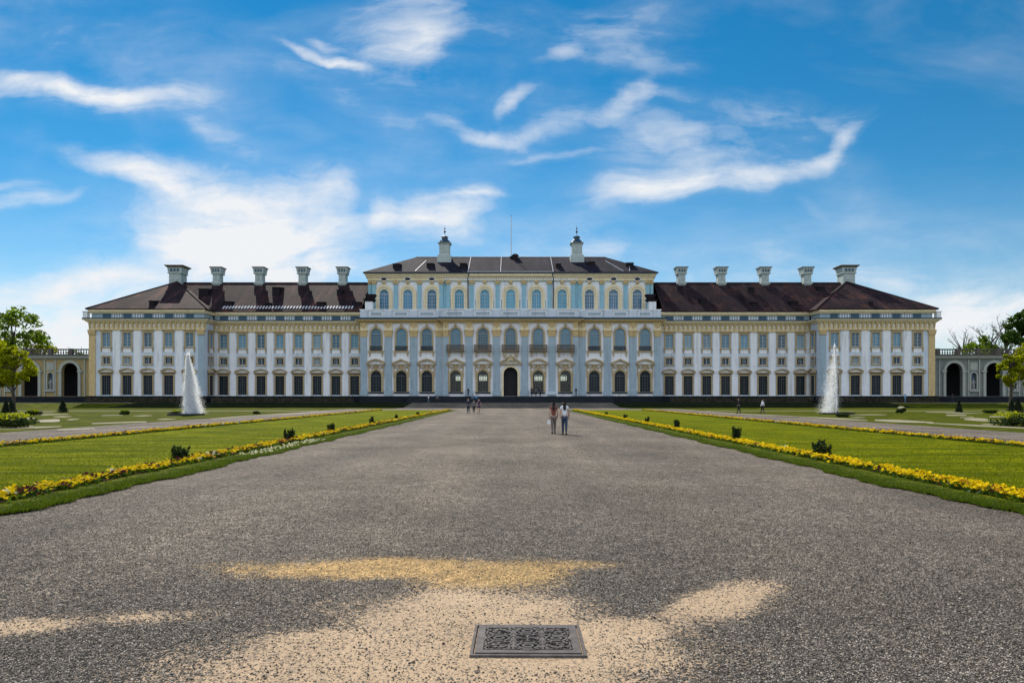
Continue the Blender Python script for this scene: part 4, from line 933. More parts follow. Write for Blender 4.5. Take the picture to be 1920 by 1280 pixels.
# ---------------------------------------------------------------- drain cover in the sand
def drain_cover():
    X, Y = .115, 5.04; w, d = .745, .57
    t = empty('drain_cover', (X, Y, .004), 'square cast iron drain cover with scrollwork set in the sandy ground', 'drain cover', rz=R(-.6))
    mb = MB(); f = .055
    mb.box(-w/2, w/2, -d/2, -d/2+f, 0, .022).box(-w/2, w/2, d/2-f, d/2, 0, .022).box(-w/2, -w/2+f, -d/2+f, d/2-f, 0, .022).box(w/2-f, w/2, -d/2+f, d/2-f, 0, .022)
    e = .014                                                    # outer seat, a hand's breadth of gap between it and the lid
    mb.box(-w/2-e-.02, w/2+e+.02, -d/2-e-.02, -d/2-e, -.01, .016).box(-w/2-e-.02, w/2+e+.02, d/2+e, d/2+e+.02, -.01, .016)
    mb.box(-w/2-e-.02, -w/2-e, -d/2-e, d/2+e, -.01, .016).box(w/2+e, w/2+e+.02, -d/2-e, d/2+e, -.01, .016)
    mb.build('rim', M['castiron'], t)
    mb = MB(); iw, idp = w/2-f, d/2-f
    def ring(cx, cy, rx, ry, t_=.02, a0=0, a1=360, n=28, h=.026):
        k = int(n*(a1-a0)/360)+1; inn = []; out = []
        for i in range(k):
            a = R(a0 + (a1-a0)*i/(k-1)); inn.append((cx+(rx-t_/2)*math.cos(a), cy+(ry-t_/2)*math.sin(a))); out.append((cx+(rx+t_/2)*math.cos(a), cy+(ry+t_/2)*math.sin(a)))
        vs = [(x, y, h) for x, y in inn] + [(x, y, h) for x, y in out] + [(x, y, 0) for x, y in inn] + [(x, y, 0) for x, y in out]; fs = []
        for i in range(k-1): fs += [(i, k+i, k+i+1, i+1), (i, i+1, 2*k+i+1, 2*k+i), (k+i, 3*k+i, 3*k+i+1, k+i+1)]
        mb.add(vs, fs)
    for x in (-iw/3, iw/3): mb.box(x-.017, x+.017, -idp, idp, 0, .0205)
    for y in (-idp/3, idp/3): mb.box(-iw, iw, y-.013, y+.013, 0, .0195)
    ring(0, 0, iw*.97, idp*.97, .03, n=48)
    for i in (-1, 0, 1):
        for j in (-1, 0, 1):
            cx, cy = i*iw*2/3, j*idp*2/3
            ring(cx, cy, iw/3*.72, idp/3*.72, .017)
            if (i + j) % 2: ring(cx, cy, iw/3*.34, idp/3*.34, .016)
            else:
                for a in (0, 90, 180, 270): ring(cx+iw*.13*math.cos(R(a+45)), cy+idp*.13*math.sin(R(a+45)), .032, .03, .013, a-40, a+230, 20)
            for a in (45, 135, 225, 315): ring(cx+iw/3*.86*math.cos(R(a)), cy+idp/3*.86*math.sin(R(a)), .03, .028, .012, a-150, a+110, 16)
    for a in (45, 135, 225, 315): ring(iw*1.0*(1 if math.cos(R(a)) > 0 else -1), idp*.98*(1 if math.sin(R(a)) > 0 else -1), .10, .085, .02, a+138, a+222, 40)
    mb.build('scrollwork', M['castiron'], t)
    mb = MB(); mb.box(-iw, iw, -idp, idp, -.0, .003); mb.build('silt', M['silt'], t)
M['castiron'] = plain('weathered_cast_iron', (.095, .082, .076), .7, .45, 10, metal=.0, spec=.2)
M['silt'] = plain('dark_silt', (.045, .038, .03), .95, .6, 45)
drain_cover()

# ---------------------------------------------------------------- small stones
def stones(name, n, area, size, mat, keep=None, z=.004):
    """loose pebbles, squashed octahedra lying on the ground"""
    P = np.empty((0, 2))
    while len(P) < n:
        c = area(n); c = c[keep(c)] if keep is not None else c; P = np.vstack([P, c])
    P = P[:n]; s = RNG.lognormal(math.log(size), .28, n)
    base = np.array([(1, 0, 0), (0, 1, 0), (-1, 0, 0), (0, -1, 0), (0, 0, 1), (0, 0, -1)], float)
    ang = RNG.uniform(0, 6.28, n); ca, sa = np.cos(ang), np.sin(ang)
    V = base[None] * (RNG.uniform(.6, 1.3, (n, 6, 1)) * s[:, None, None]); V[:, :, 2] *= .65
    V = V + RNG.normal(0, .18, V.shape) * s[:, None, None]
    X = V[:, :, 0]*ca[:, None] - V[:, :, 1]*sa[:, None] + P[:, :1]; Y = V[:, :, 0]*sa[:, None] + V[:, :, 1]*ca[:, None] + P[:, 1:]
    Z = V[:, :, 2] + s[:, None]*.35 + z
    F = np.array([(0, 1, 4), (1, 2, 4), (2, 3, 4), (3, 0, 4), (1, 0, 5), (2, 1, 5), (3, 2, 5), (0, 3, 5)])
    me = np_mesh(name, np.stack([X, Y, Z], -1).reshape(-1, 3), (F[None] + 6*np.arange(n)[:, None, None]).reshape(-1, 3), mat)
    o = link(name, me); tag(o, kind='stuff'); return o
def pebble_mat():
    m, nt, b = new_mat('loose_pebbles'); g = nd(nt, 'ShaderNodeNewGeometry')
    c = ramp(nt, g.outputs['Random Per Island'], [(0, (.026, .023, .02)), (.4, (.088, .077, .063)), (.75, (.22, .185, .15)), (1, (.56, .48, .395))])
    nt.links.new(c, b.inputs['Base Color']); b.inputs['Roughness'].default_value = .75; b.inputs['Specular IOR Level'].default_value = .3; return m
M['pebble'] = pebble_mat()
def sand_w(c):
    w = np.zeros(len(c))
    for (X, Y, a, b_, ang, k) in SAND + GOLD:
        ca, sa = math.cos(R(ang)), math.sin(R(ang)); dx, dy = c[:, 0]-X, c[:, 1]-Y
        r = np.hypot((dx*ca+dy*sa)/a, (-dx*sa+dy*ca)/b_); w = np.maximum(w, k*np.clip(1-r, 0, 1))
    return w
def fan(y0, y1):
    """spread evenly as seen: denser towards the viewer, inside the view's width"""
    def f(n):
        v = RNG.uniform(1/y1, 1/y0, n); Y = 1/v; X = RNG.uniform(-.82, .82, n)*Y; X = np.clip(X, -PX+.05, PX-.05) if False else X
        c = np.stack([X, Y], 1); return c[np.abs(c[:, 0]) < PX + .2*(c[:, 1] < 10)]
    return f
def off_cover(c): return ~((np.abs(c[:, 0]-.115) < .46) & (np.abs(c[:, 1]-4.93) < .38))
stones('gravel_stones', 240000, fan(3.6, 14), .0058, M['pebble'], lambda c: off_cover(c) & (RNG.uniform(0, 1, len(c)) > np.clip(sand_w(c)*1.7, 0, .9)))

# ---------------------------------------------------------------- grass blades along the edges
def leafy(name, col_lo, col_hi, trans=.35, rough=.6):
    m, nt, b = new_mat(name); g = nd(nt, 'ShaderNodeNewGeometry')
    n = nd(nt, 'ShaderNodeTexNoise'); n.inputs['Scale'].default_value = .8; nt.links.new(g.outputs['Position'], n.inputs['Vector'])
    f = math_(nt, 'ADD', math_(nt, 'MULTIPLY', g.outputs['Random Per Island'], .6), math_(nt, 'MULTIPLY', n.outputs[0], .4))
    c = ramp(nt, f, [(.15, col_lo), (.85, col_hi)])
    nt.links.new(c, b.inputs['Base Color']); b.inputs['Roughness'].default_value = rough; b.inputs['Specular IOR Level'].default_value = .08
    tr = nd(nt, 'ShaderNodeBsdfTranslucent'); mx = nd(nt, 'ShaderNodeMixShader'); mx.inputs[0].default_value = trans
    nt.links.new(mixc(nt, 1.0, c, (1.5, 1.6, .7), 'MULTIPLY'), tr.inputs[0])
    nt.links.new(b.outputs[0], mx.inputs[1]); nt.links.new(tr.outputs[0], mx.inputs[2]); nt.links.new(mx.outputs[0], nt.nodes['Material Output'].inputs[0])
    return m
M['blade'] = leafy('grass_blades', (.06, .08, .001), (.15, .168, .002))
M['bladedk'] = leafy('verge_blades', (.030, .05, .003), (.11, .145, .010))
def blades(P, h, w, lean=.5):
    """one narrow triangle per blade"""
    n = len(P); a = RNG.uniform(0, 6.28, n); hh = h*RNG.uniform(.5, 1.4, n); ww = w*RNG.uniform(.7, 1.3, n)
    dx, dy = np.cos(a)*ww, np.sin(a)*ww; lx, ly = RNG.normal(0, lean, n)*hh, RNG.normal(0, lean, n)*hh
    V = np.empty((n, 3, 3)); V[:, 0] = np.stack([P[:, 0]-dx, P[:, 1]-dy, P[:, 2]], 1); V[:, 1] = np.stack([P[:, 0]+dx, P[:, 1]+dy, P[:, 2]], 1)
    V[:, 2] = np.stack([P[:, 0]+lx, P[:, 1]+ly, P[:, 2]+hh], 1); return V.reshape(-1, 3), np.arange(3*n).reshape(-1, 3)
def seen_y(n, y0, y1): return 1/RNG.uniform(1/y1, 1/y0, n)
for s in (-1, 1):
    n = 26000; Y = seen_y(n, 8.5, 60); X = s*(PX - .12 + .09*np.sin(1.1*Y + s) + .06*np.sin(2.9*Y + 2*s) + .05*np.sin(7.3*Y - s) + .5*np.clip((13.5 - Y)/4.5, 0, 1)**2 + np.abs(RNG.normal(0, .3, n))); X = np.where(np.abs(X) > 8.5, s*RNG.uniform(PX-.06, 8.4, n), X)
    V, F = blades(np.stack([X, Y, np.full(n, .02)], 1), .06, .009, .8); tag(link('verge_grass', np_mesh('verge_grass', V, F, M['bladedk'])), kind='stuff')
    n = 60000; Y = seen_y(n, 9, 60); X = s*RNG.uniform(9.1, 18.2, n); k = np.abs(X) < Y*.8
    V, F = blades(np.stack([X, Y, np.full(n, .03)], 1)[k], .035, .008, .7); tag(link('lawn_grass', np_mesh('lawn_grass', V, F, M['blade'])), kind='stuff')

# ---------------------------------------------------------------- flower borders
def petal_mat(name, col, trans=.3):
    m, nt, b = new_mat(name); g = nd(nt, 'ShaderNodeNewGeometry')
    c = ramp(nt, g.outputs['Random Per Island'], [(0, tuple(x*.7 for x in col)), (1, tuple(min(1, x*1.2) for x in col))])
    nt.links.new(c, b.inputs['Base Color']); b.inputs['Roughness'].default_value = .8; b.inputs['Specular IOR Level'].default_value = .05
    tr = nd(nt, 'ShaderNodeBsdfTranslucent'); nt.links.new(c, tr.inputs[0]); mx = nd(nt, 'ShaderNodeMixShader'); mx.inputs[0].default_value = trans
    nt.links.new(b.outputs[0], mx.inputs[1]); nt.links.new(tr.outputs[0], mx.inputs[2]); nt.links.new(mx.outputs[0], nt.nodes['Material Output'].inputs[0]); return m
M['yellow'] = petal_mat('yellow_petals', (.84, .58, .006)); M['maroon'] = petal_mat('maroon_petals', (.10, .02, .02)); M['pale'] = petal_mat('pale_petals', (.75, .70, .45)); M['amber'] = petal_mat('amber_petals', (.62, .30, .02))
M['soil'] = plain('bed_soil', (.022, .016, .010), .95, .4, 12, spec=.02)
M['leafbed'] = leafy('pansy_leaves', (.025, .05, .008), (.07, .11, .015))
def border(xc, width, y0, y1, dens, mix, label, cat='flower bed', hgt=.14, zb=.04, nfl=9):
    """one low bed: soil, leaves and hundreds of small blooms in dome-shaped plants"""
    Y = []; y = y0
    while y < y1:
        y += RNG.exponential(1.0/(dens*(1.0 if y < 45 else .7))); Y.append(y)
    Y = np.array(Y); n = len(Y); X = xc + RNG.uniform(-width/2, width/2, n); Z = np.array([gz(v) for v in Y]) + zb
    kind = RNG.choice(4, n, p=mix)
    grow = RNG.uniform(.7, 1.25, n)
    o = empty('flower_border', (xc, y0, 0), label, cat, 'flower borders along the lawns'); O = np.array([xc, y0, 0.])
    # blooms
    m = nfl; N = n*m
    r = .14*np.sqrt(RNG.uniform(0, 1, (n, m)))*grow[:, None]; a = RNG.uniform(0, 6.28, (n, m))
    cx = X[:, None] + r*np.cos(a); cy = Y[:, None] + r*np.sin(a); cz = Z[:, None] + hgt*grow[:, None]*(1 - (r/.2)**2) + RNG.normal(0, .015, (n, m))
    C = np.stack([cx, cy, cz], -1).reshape(-1, 3)
    fr = .042*RNG.uniform(.7, 1.3, N)
    nx = RNG.normal(0, .55, N); ny = RNG.normal(-.35, .5, N); nrm = np.stack([nx, ny, np.ones(N)], 1); nrm /= np.linalg.norm(nrm, axis=1)[:, None]
    t = np.cross(nrm, np.array([1., 0, 0])); t /= np.linalg.norm(t, axis=1)[:, None]; b2 = np.cross(nrm, t)
    K = 6; V = np.empty((N, K, 3))
    for k in range(K):
        th = 2*math.pi*k/K; rr = fr*(1.0 if k % 2 else .72); V[:, k] = C + t*(rr*math.cos(th))[:, None] + b2*(rr*math.sin(th))[:, None] + nrm*((.25 if k % 2 else 0)*fr)[:, None]
    F = np.array([(0, 1, 2), (0, 2, 3), (0, 3, 4), (0, 4, 5)]); FF = (F[None] + K*np.arange(N)[:, None, None]).reshape(-1, 3)
    me = np_mesh('blooms', V.reshape(-1, 3) - O, FF, [M['yellow'], M['maroon'], M['pale'], M['amber']], np.repeat(np.repeat(kind, m), 4))
    b = link('blooms', me, o); b['kind'] = 'stuff'
    # leaves
    m = 10; N = n*m; r = .17*np.sqrt(RNG.uniform(0, 1, (n, m))); a = RNG.uniform(0, 6.28, (n, m))
    P = np.stack([X[:, None] + r*np.cos(a), Y[:, None] + r*np.sin(a), np.repeat(Z[:, None], m, 1)], -1).reshape(-1, 3)
    V, F = blades(P, hgt*.75, .035, .5); lf = link('leaves', np_mesh('leaves', V - O, F, M['leafbed']), o); lf['kind'] = 'stuff'
    mb = MB(); ys_ = sorted({y0, y1, *[q for q in (92,) if y0 < q < y1]})
    for p, q in zip(ys_, ys_[1:]): mb.add([(xc-width/2, p, gz(p)+zb), (xc+width/2, p, gz(p)+zb), (xc+width/2, q, gz(q)+zb), (xc-width/2, q, gz(q)+zb)], [(0, 1, 2, 3)])
    mb.v = [(x-xc, y-y0, z) for x, y, z in mb.v]; mb.build('soil', M['soil'], o); return o
border(-FIN, .5, 3, 96, 12, [.64, .26, .02, .08], 'yellow and maroon flower border on the left edge of the central gravel path')
border(FIN, .5, 3, 96, 16, [.90, .06, .005, .035], 'bright yellow flower border on the right edge of the central gravel path')
border(-FOUT, .5, 3, 96, 13, [.74, .15, .01, .10], 'yellow flower border between the left lawn and its side path')
border(FOUT, .5, 3, 96, 13, [.74, .15, .01, .10], 'yellow flower border between the right lawn and its side path')
# white blooms spilling over the left verge
n = 150; Y = RNG.uniform(21, 28.5, n); X = -RNG.uniform(7.75, 8.45, n) ; P = np.stack([X, Y, np.full(n, .05)], 1)
V, F = blades(P, .06, .045, .9); o = link('white_flowers', np_mesh('white_flowers', V, F, M['pale'])); tag(o, 'patch of pale white blooms spilling from the left flower border onto the gravel', 'flowers', kind='stuff')

# ---------------------------------------------------------------- plants
def leaf_cloud(clumps, per, leaf, flat=1.0):
    """quads scattered through ellipsoid clumps: (centre, radii)"""
    Vs = []
    for (c, r) in clumps:
        n = per; d = RNG.normal(0, 1, (n, 3)); d /= np.linalg.norm(d, axis=1)[:, None]; d *= (RNG.uniform(.25, 1, n)**.45)[:, None]
        P = np.array(c) + d*np.array(r)
        nr = d + RNG.normal(0, .6, (n, 3)); nr /= np.linalg.norm(nr, axis=1)[:, None] + 1e-6
        t = np.cross(nr, RNG.normal(0, 1, (n, 3))); t /= np.linalg.norm(t, axis=1)[:, None] + 1e-6; b = np.cross(nr, t)
        s = (leaf*RNG.uniform(.6, 1.4, n))[:, None]
        Vs.append(np.stack([P - t*s, P + b*s*.55, P + t*s, P - b*s*.55], 1))
    V = np.concatenate(Vs); return V.reshape(-1, 3), np.arange(len(V)*4).reshape(-1, 4)
M['bark'] = plain('bark', (.06, .048, .038), .9, .3, 6)
M['leaf_dark'] = leafy('dark_leaves', (.016, .042, .008), (.065, .11, .016), .35)
M['leaf_mid'] = leafy('green_leaves', (.045, .085, .008), (.17, .23, .02), .5)
M['leaf_lime'] = leafy('young_lime_leaves', (.13, .15, .003), (.36, .36, .012), .5)
M['leaf_box'] = leafy('clipped_yew_leaves', (.008, .014, .008), (.022, .032, .014), .1)
M['leaf_rose'] = leafy('rose_leaves', (.012, .026, .010), (.045, .065, .018), .3)
def tree(X, Y, h, cr, mat, label, trunk_h, nclump=38, per=90, leaf=.28, group=None, seed=1, bare=False, lean=0.0):
    rr = random.Random(seed)
    t = empty('tree', (X, Y, gz(Y)), label, 'tree', group)
    mb = MB(); tops = []
    r0 = .018*h + .06
    mb.tube([(0, 0, -.1), (lean*.4+.05, .05, trunk_h*.5), (lean+rr.uniform(-.2, .2), 0, trunk_h), (lean+rr.uniform(-.3, .3), .1, h*.72)], [r0*1.25, r0, r0*.8, r0*.25], 8)
    for k in range(9 if not bare else 22):
        a = rr.uniform(0, 6.28); z0 = rr.uniform(trunk_h*.85, h*.7); rad = cr*rr.uniform(.5, .95); z1 = min(h*.98, z0 + rr.uniform(.15, .42)*h)
        x1, y1 = lean+rad*math.cos(a), rad*math.sin(a)
        pts = [(lean, 0, z0), (lean*.5+x1*.45+rr.uniform(-.2, .2), y1*.45, z0 + (z1-z0)*.45), (x1, y1, z1)]
        mb.tube(pts, [r0*.45, r0*.28, r0*.07], 5); tops.append((x1, y1, z1))
        if bare:
            for q in range(5):
                f = rr.uniform(.35, 1); bx, by, bz = [pts[1][i]*(1-f) + pts[2][i]*f for i in range(3)]
                mb.tube([(bx, by, bz), (bx+rr.uniform(-.9, .9), by+rr.uniform(-.9, .9), bz+rr.uniform(.2, 1.3))], [r0*.11, r0*.04], 4)
    mb.build('trunk', M['bark'], t)
    cl = []
    for k in range(nclump):
        while True:
            x, y, z = (rr.uniform(-1, 1) for _ in range(3))
            if .12 < x*x+y*y+z*z < 1: break
        zc = trunk_h + (h-trunk_h)*(.5+.5*z*.95); wid = math.sin(math.pi*min(.97, max(.12, .18+.72*(.5+.5*z))))
        R_ = cr*rr.uniform(.16, .34); cl.append(((lean+x*cr*wid*1.05, y*cr*wid, zc), (R_, R_, R_*.75)))
    V, F = leaf_cloud(cl, per, leaf); link('crown', np_mesh('crown', V, F, mat), t); return t
def cone_tree(X, Y, h, w, label):
    """clipped yew cone"""
    t = empty('clipped_cone', (X, Y, gz(Y)), label, 'topiary', 'clipped yew cones')
    mb = MB(); mb.tube([(0, 0, -.05), (0, 0, h*.9)], [.06, .02], 6); mb.build('trunk', M['bark'], t)
    cl = [((0, 0, h*f), (w*.5*(1.02-f)*1.1+.03, w*.5*(1.02-f)*1.1+.03, h*.09)) for f in np.linspace(.05, .95, 14)]
    V, F = leaf_cloud(cl, 130, .07); link('foliage', np_mesh('foliage', V, F, M['leaf_box']), t)
def shrub(name, X, Y, w, h, label, mat, per=160, leaf=.07, group=None, top=None, z=0.0):
    t = empty(name, (X, Y, gz(Y)+z), label, 'shrub', group)
    cl = []
    for k in range(9):
        a = RNG.uniform(0, 6.28); r = RNG.uniform(0, .36)*w; cl.append(((r*math.cos(a), r*math.sin(a), h*RNG.uniform(.25, .7)), (w*.24, w*.24, h*.32)))
    V, F = leaf_cloud(cl, per, leaf); link('foliage', np_mesh('foliage', V, F, mat), t)
    mb = MB()
    for k in range(5):
        a = k*1.25; mb.tube([(0, 0, 0), (.2*w*math.cos(a), .2*w*math.sin(a), h*.6)], [.02+.01*h, .008], 4)
    mb.build('stem', M['bark'], t)
    if top:
        V, F = leaf_cloud([((0, 0, h*.85), (w*.36, w*.36, h*.28))], 260, leaf); link('young_shoots', np_mesh('young_shoots', V, F, M[top]), t)
    return t
def rose(X, Y, h, w, label, n=11):
    """upright dark rose bush in the flower border"""
    t = empty('rose_bush', (X, Y, .04), label, 'bush', 'dark bushes in the flower borders')
    mb = MB(); cl = []
    for k in range(n):
        a = RNG.uniform(0, 6.28); dx, dy = w*.5*math.cos(a)*RNG.uniform(.3, 1), w*.5*math.sin(a)*RNG.uniform(.3, 1); hh = h*RNG.uniform(.6, 1)
        mb.tube([(dx*.2, dy*.2, 0), (dx*.7, dy*.7, hh*.5), (dx, dy, hh)], [.014, .01, .005], 4)
        for f in (.2, .38, .56, .75, .95): cl.append(((dx*(.3+.7*f), dy*(.3+.7*f), hh*f), (.10*(1.25-f), .10*(1.25-f), .08)))
    cl += [((RNG.uniform(-.25, .25)*w, RNG.uniform(-.25, .25)*w, h*.22), (w*.28, w*.28, h*.2)) for _ in range(6)]
    mb.build('stem', M['bark'], t); V, F = leaf_cloud(cl, 13, .045); link('foliage', np_mesh('foliage', V, F, M['leaf_rose']), t)
for i, (px, py, h, w, where) in enumerate(((380, 868, .62, .8, 'nearest dark rose bush in the left flower border'), (565, 828, .72, .95, 'double stemmed rose bush beside the pale blooms on the left verge'),
        (655, 812, .7, .6, 'rose bush in the left border beyond the white blooms'), (719, 797, .75, .5, 'fourth rose bush along the left border, before the farthest two'), (752, 788, .6, .5, 'next to last rose bush along the left flower border'), (790, 780, .6, .5, 'farthest rose bush of the left flower border'),
        (1530, 860, .75, .95, 'nearest rose bush in the right border, wide with one tall shoot'), (1337, 828, .9, .7, 'narrow upright rose bush second along the right yellow border'), (1239, 806, .8, .5, 'third rose bush along the right yellow border'),
        (1193, 795, .7, .5, 'fourth rose bush along the right border, behind a walking pair'), (1150, 787, .6, .5, 'next to last rose bush along the right yellow border'), (1118, 780, .55, .5, 'farthest rose bush of the right yellow border'))):
    x, y = gp(px, py); rose(math.copysign(FIN + .25, x), y, h*.66, w*.66, where)

# trees at both edges of the picture
tree(-109.5, 150, 21.5, 6.6, M['leaf_mid'], 'tall leafy tree rising behind the left arcade', 8, 46, 80, .36, 'trees beside the palace', 3)
tree(-105, 151, 13.2, 4.6, M['leaf_lime'], 'lower green tree leaning out over the left arcade balustrade', 6, 26, 60, .30, 'trees beside the palace', 5, lean=1.0)
tree(-97, 152, 12.6, 2.6, M['leaf_mid'], 'small tree top just showing above the left balustrade near the pavilion', 6, 14, 50, .26, 'trees beside the palace', 6)
tree(-66.5, 91, 9.0, 2.3, M['leaf_lime'], 'slim lime green tree before the left arcade', 2.6, 42, 110, .19, 'young lime trees', 11)
tree(-70.2, 93, 9.8, 2.6, M['leaf_lime'], 'lime green tree at the left edge of the garden', 2.6, 42, 110, .2, 'young lime trees', 12)
tree(111.5, 148, 20.5, 4.6, M['leaf_dark'], 'dark dense tree towering over the right end of the arcade', 8, 48, 130, .36, 'trees beside the palace', 21)
tree(111.5, 158, 19.5, 5.2, M['leaf_dark'], 'nearly bare tree with fine branches behind the right arcade', 7, 14, 22, .22, 'trees beside the palace', 22, bare=True, lean=-.6)
tree(117, 162, 20.5, 4.2, M['leaf_dark'], 'bare branching tree half hidden by the dark tree on the right', 8, 12, 22, .22, 'trees beside the palace', 23, bare=True)
tree(106, 154, 15.2, 4.6, M['leaf_mid'], 'fresh green tree low behind the right balustrade', 6, 34, 90, .3, 'trees beside the palace', 24)
tree(106.5, 161, 17.0, 4.0, M['leaf_dark'], 'thin leafless tree beside the right pavilion', 7, 5, 12, .2, 'trees beside the palace', 25, bare=True)
tree(70.8, 93, 9.6, 2.5, M['leaf_lime'], 'lime green tree at the right edge of the garden', 2.8, 42, 110, .2, 'young lime trees', 26)
tree(68.3, 93.5, 8.6, 1.5, M['leaf_lime'], 'slim yellow green tree before the right arcade', 2.8, 26, 100, .18, 'young lime trees', 27)

# ---------------------------------------------------------------- parterre: sand bands, low shrubs, cones
def strip(x0, y0, x1, y1, th):
    """narrow sandy walk between two spots on the level ground"""
    n = 7; vs = []
    for i in range(n+1):
        f = i/n; px, py = x0 + (x1-x0)*f, y0 + (y1-y0)*f; w = th*(.55 + .45*math.sin(math.pi*f))*(1 + .2*math.sin(5*f+x0))/2
        a, b = gp(px, py-w), gp(px, py+w); vs += [(a[0], a[1], .012), (b[0], b[1], .012)]
    mb = MB(); mb.add(vs, [(2*i, 2*i+1, 2*i+3, 2*i+2) for i in range(n)]); c = Vector(vs[0]); mb.v = [(x-c.x, y-c.y, z) for x, y, z in mb.v]
    o = mb.build('parterre_path', M['sandpath'], loc=(c.x, c.y, 0)); tag(o, kind='structure')
for q in ((70, 777.5, 128, 776.5, 1.6), (100, 781.5, 134, 780.5, 1.5), (36, 784.5, 66, 784, 1.8), (126, 787, 148, 785.5, 1.6), (72, 789.5, 112, 788, 6), (-20, 804.5, 115, 799.5, 2.6), (172, 794, 275, 790.5, 2.2), (108, 805.5, 178, 803.5, 2.6),
          (295, 786.5, 330, 785, 1.4), (395, 786, 470, 779, 1.3), (470, 779, 620, 772, 1.0), (250, 779.5, 285, 779, 1.2), (-10, 791, 12, 790, 1.6), (190, 779, 230, 778.4, 1.1), (48, 799, 62, 798.6, 1.6), (20, 774, 100, 773, 1.0),
          (1595, 777.5, 1662, 777.5, 1.4), (1500, 781, 1626, 788, 2.2), (1640, 787.5, 1750, 792, 4.0), (1738, 793, 1935, 803, 2.6), (1808, 786, 1852, 786.5, 4.5), (1772, 774.5, 1842, 774.5, 1.2), (1774, 778.5, 1812, 778, 2.4), (1855, 781, 1890, 781, 2.2), (1800, 782.5, 1826, 782.5, 1.6),
          (1830, 789, 1880, 789, 1.6), (1840, 795, 1872, 796, 1.6), (1595, 782.5, 1622, 782.5, 1.2), (1310, 772.5, 1500, 780.5, 1.1), (1735, 772.5, 1800, 772.6, 1.1), (1862, 774.6, 1935, 774.4, 1.0)):
    strip(*q)
for px, py, w, h, lab, top in ((22, 802, 3.6, 1.1, 'broad dark shrub with young pale shoots at the left edge of the parterre', 'leaf_lime'), (61, 778, 1.9, .7, 'small dark shrub between the sand bands of the left parterre', 'leaf_lime'), (234, 777, 1.5, .6, 'low round shrub in the middle of the left parterre', 'leaf_mid'),
        (333, 776.5, 1.9, .5, 'yellowish low planting beside the left fountain', 'leaf_lime'), (480, 776, 1.2, .45, 'tiny dark shrub right of the left fountain', None),
        (1900, 799, 3.8, 1.15, 'broad dark shrub with young pale shoots at the right edge of the parterre', 'leaf_lime'), (1857, 774.5, 1.9, .55, 'small shrub before the green bank on the right', 'leaf_mid'), (1582, 781.5, 1.8, .5, 'low dark shrub beside the right fountain', None), (1690, 775, 1.3, .95, 'small shrub dotted with pale blossom in the right parterre', 'pale')):
    x, y = gp(px, py); shrub('shrub', x, y, w*.8, h*.75, lab, M['leaf_rose'], group='parterre shrubs', top=top, leaf=.08)
for px, py, h, w, lab in ((11, 776, 1.32, .62, 'leftmost dark clipped cone at the foot of the lime tree'), (21.5, 773, 1.28, .7, 'second dark clipped cone at the left edge'), (118, 773, 1.38, .75, 'lone clipped cone near the left pavilion shadow'),
        (1798, 772.5, 1.2, .55, 'lone slim clipped cone before the right arcade'), (1897, 772.5, 1.35, .7, 'clipped cone on the right bank, the one nearer the palace'), (1909, 773.5, 1.4, .8, 'outermost clipped cone on the right bank')):
    x, y = gp(px, py); cone_tree(x, y, h*1.15, w*1.6, lab)
def hedge(x0, x1, Y, h, d, label):
    t = empty('hedge', ((x0+x1)/2, Y, .8), label, 'hedge', 'clipped hedges under the palace windows'); L = x1-x0
    mb = MB(); mb.box(-L/2+.1, L/2-.1, -d/2+.1, d/2-.1, -.1, h-.1); mb.build('stem', M['bark'], t)
    n = int(L*170); P = np.stack([RNG.uniform(-L/2, L/2, n), RNG.uniform(-d/2, d/2, n), RNG.uniform(0, h, n)], 1)
    k = RNG.integers(0, 3, n); P[k == 0, 1] = -d/2 + RNG.normal(0, .05, (k == 0).sum()); P[k == 1, 2] = h + RNG.normal(0, .05, (k == 1).sum())
    nr = RNG.normal(0, 1, (n, 3)); tt = np.cross(nr, RNG.normal(0, 1, (n, 3))); tt /= np.linalg.norm(tt, axis=1)[:, None]; bb = np.cross(nr/np.linalg.norm(nr, axis=1)[:, None], tt); sz = RNG.uniform(.07, .14, n)[:, None]
    V = np.stack([P-tt*sz, P+bb*sz*.6, P+tt*sz, P-bb*sz*.6], 1).reshape(-1, 3); link('foliage', np_mesh('foliage', V, np.arange(4*n).reshape(-1, 4), M['leaf_box']), t)
hedge(-58.8, -31, 133.6, 1.15, 1.2, 'low dark hedge under the windows of the left wing'); hedge(31, 58.8, 133.6, 1.15, 1.2, 'low dark hedge under the windows of the right wing')
hedge(-82.5, -60.5, 132.2, 1.15, 1.1, 'low dark hedge before the left pavilion'); hedge(60.5, 82.5, 132.2, 1.15, 1.1, 'low dark hedge before the right pavilion')

# ---------------------------------------------------------------- fountains
def water_mat():
    m, nt, b = new_mat('falling_water'); out = nt.nodes['Material Output']
    d = nd(nt, 'ShaderNodeBsdfDiffuse'); d.inputs[0].default_value = (.9, .9, .92, 1); t = nd(nt, 'ShaderNodeBsdfTranslucent'); t.inputs[0].default_value = (.95, .95, .95, 1)
    mx = nd(nt, 'ShaderNodeMixShader'); mx.inputs[0].default_value = .72; nt.links.new(d.outputs[0], mx.inputs[1]); nt.links.new(t.outputs[0], mx.inputs[2])
    tr = nd(nt, 'ShaderNodeBsdfTransparent'); m2 = nd(nt, 'ShaderNodeMixShader'); m2.inputs[0].default_value = .28; nt.links.new(tr.outputs[0], m2.inputs[1]); nt.links.new(mx.outputs[0], m2.inputs[2])
    nt.links.new(m2.outputs[0], out.inputs[0]); return m
M['spray'] = water_mat()
m, nt, b = new_mat('basin_water'); b.inputs['Base Color'].default_value = (.03, .045, .05, 1); b.inputs['Roughness'].default_value = .15; M['pool'] = m
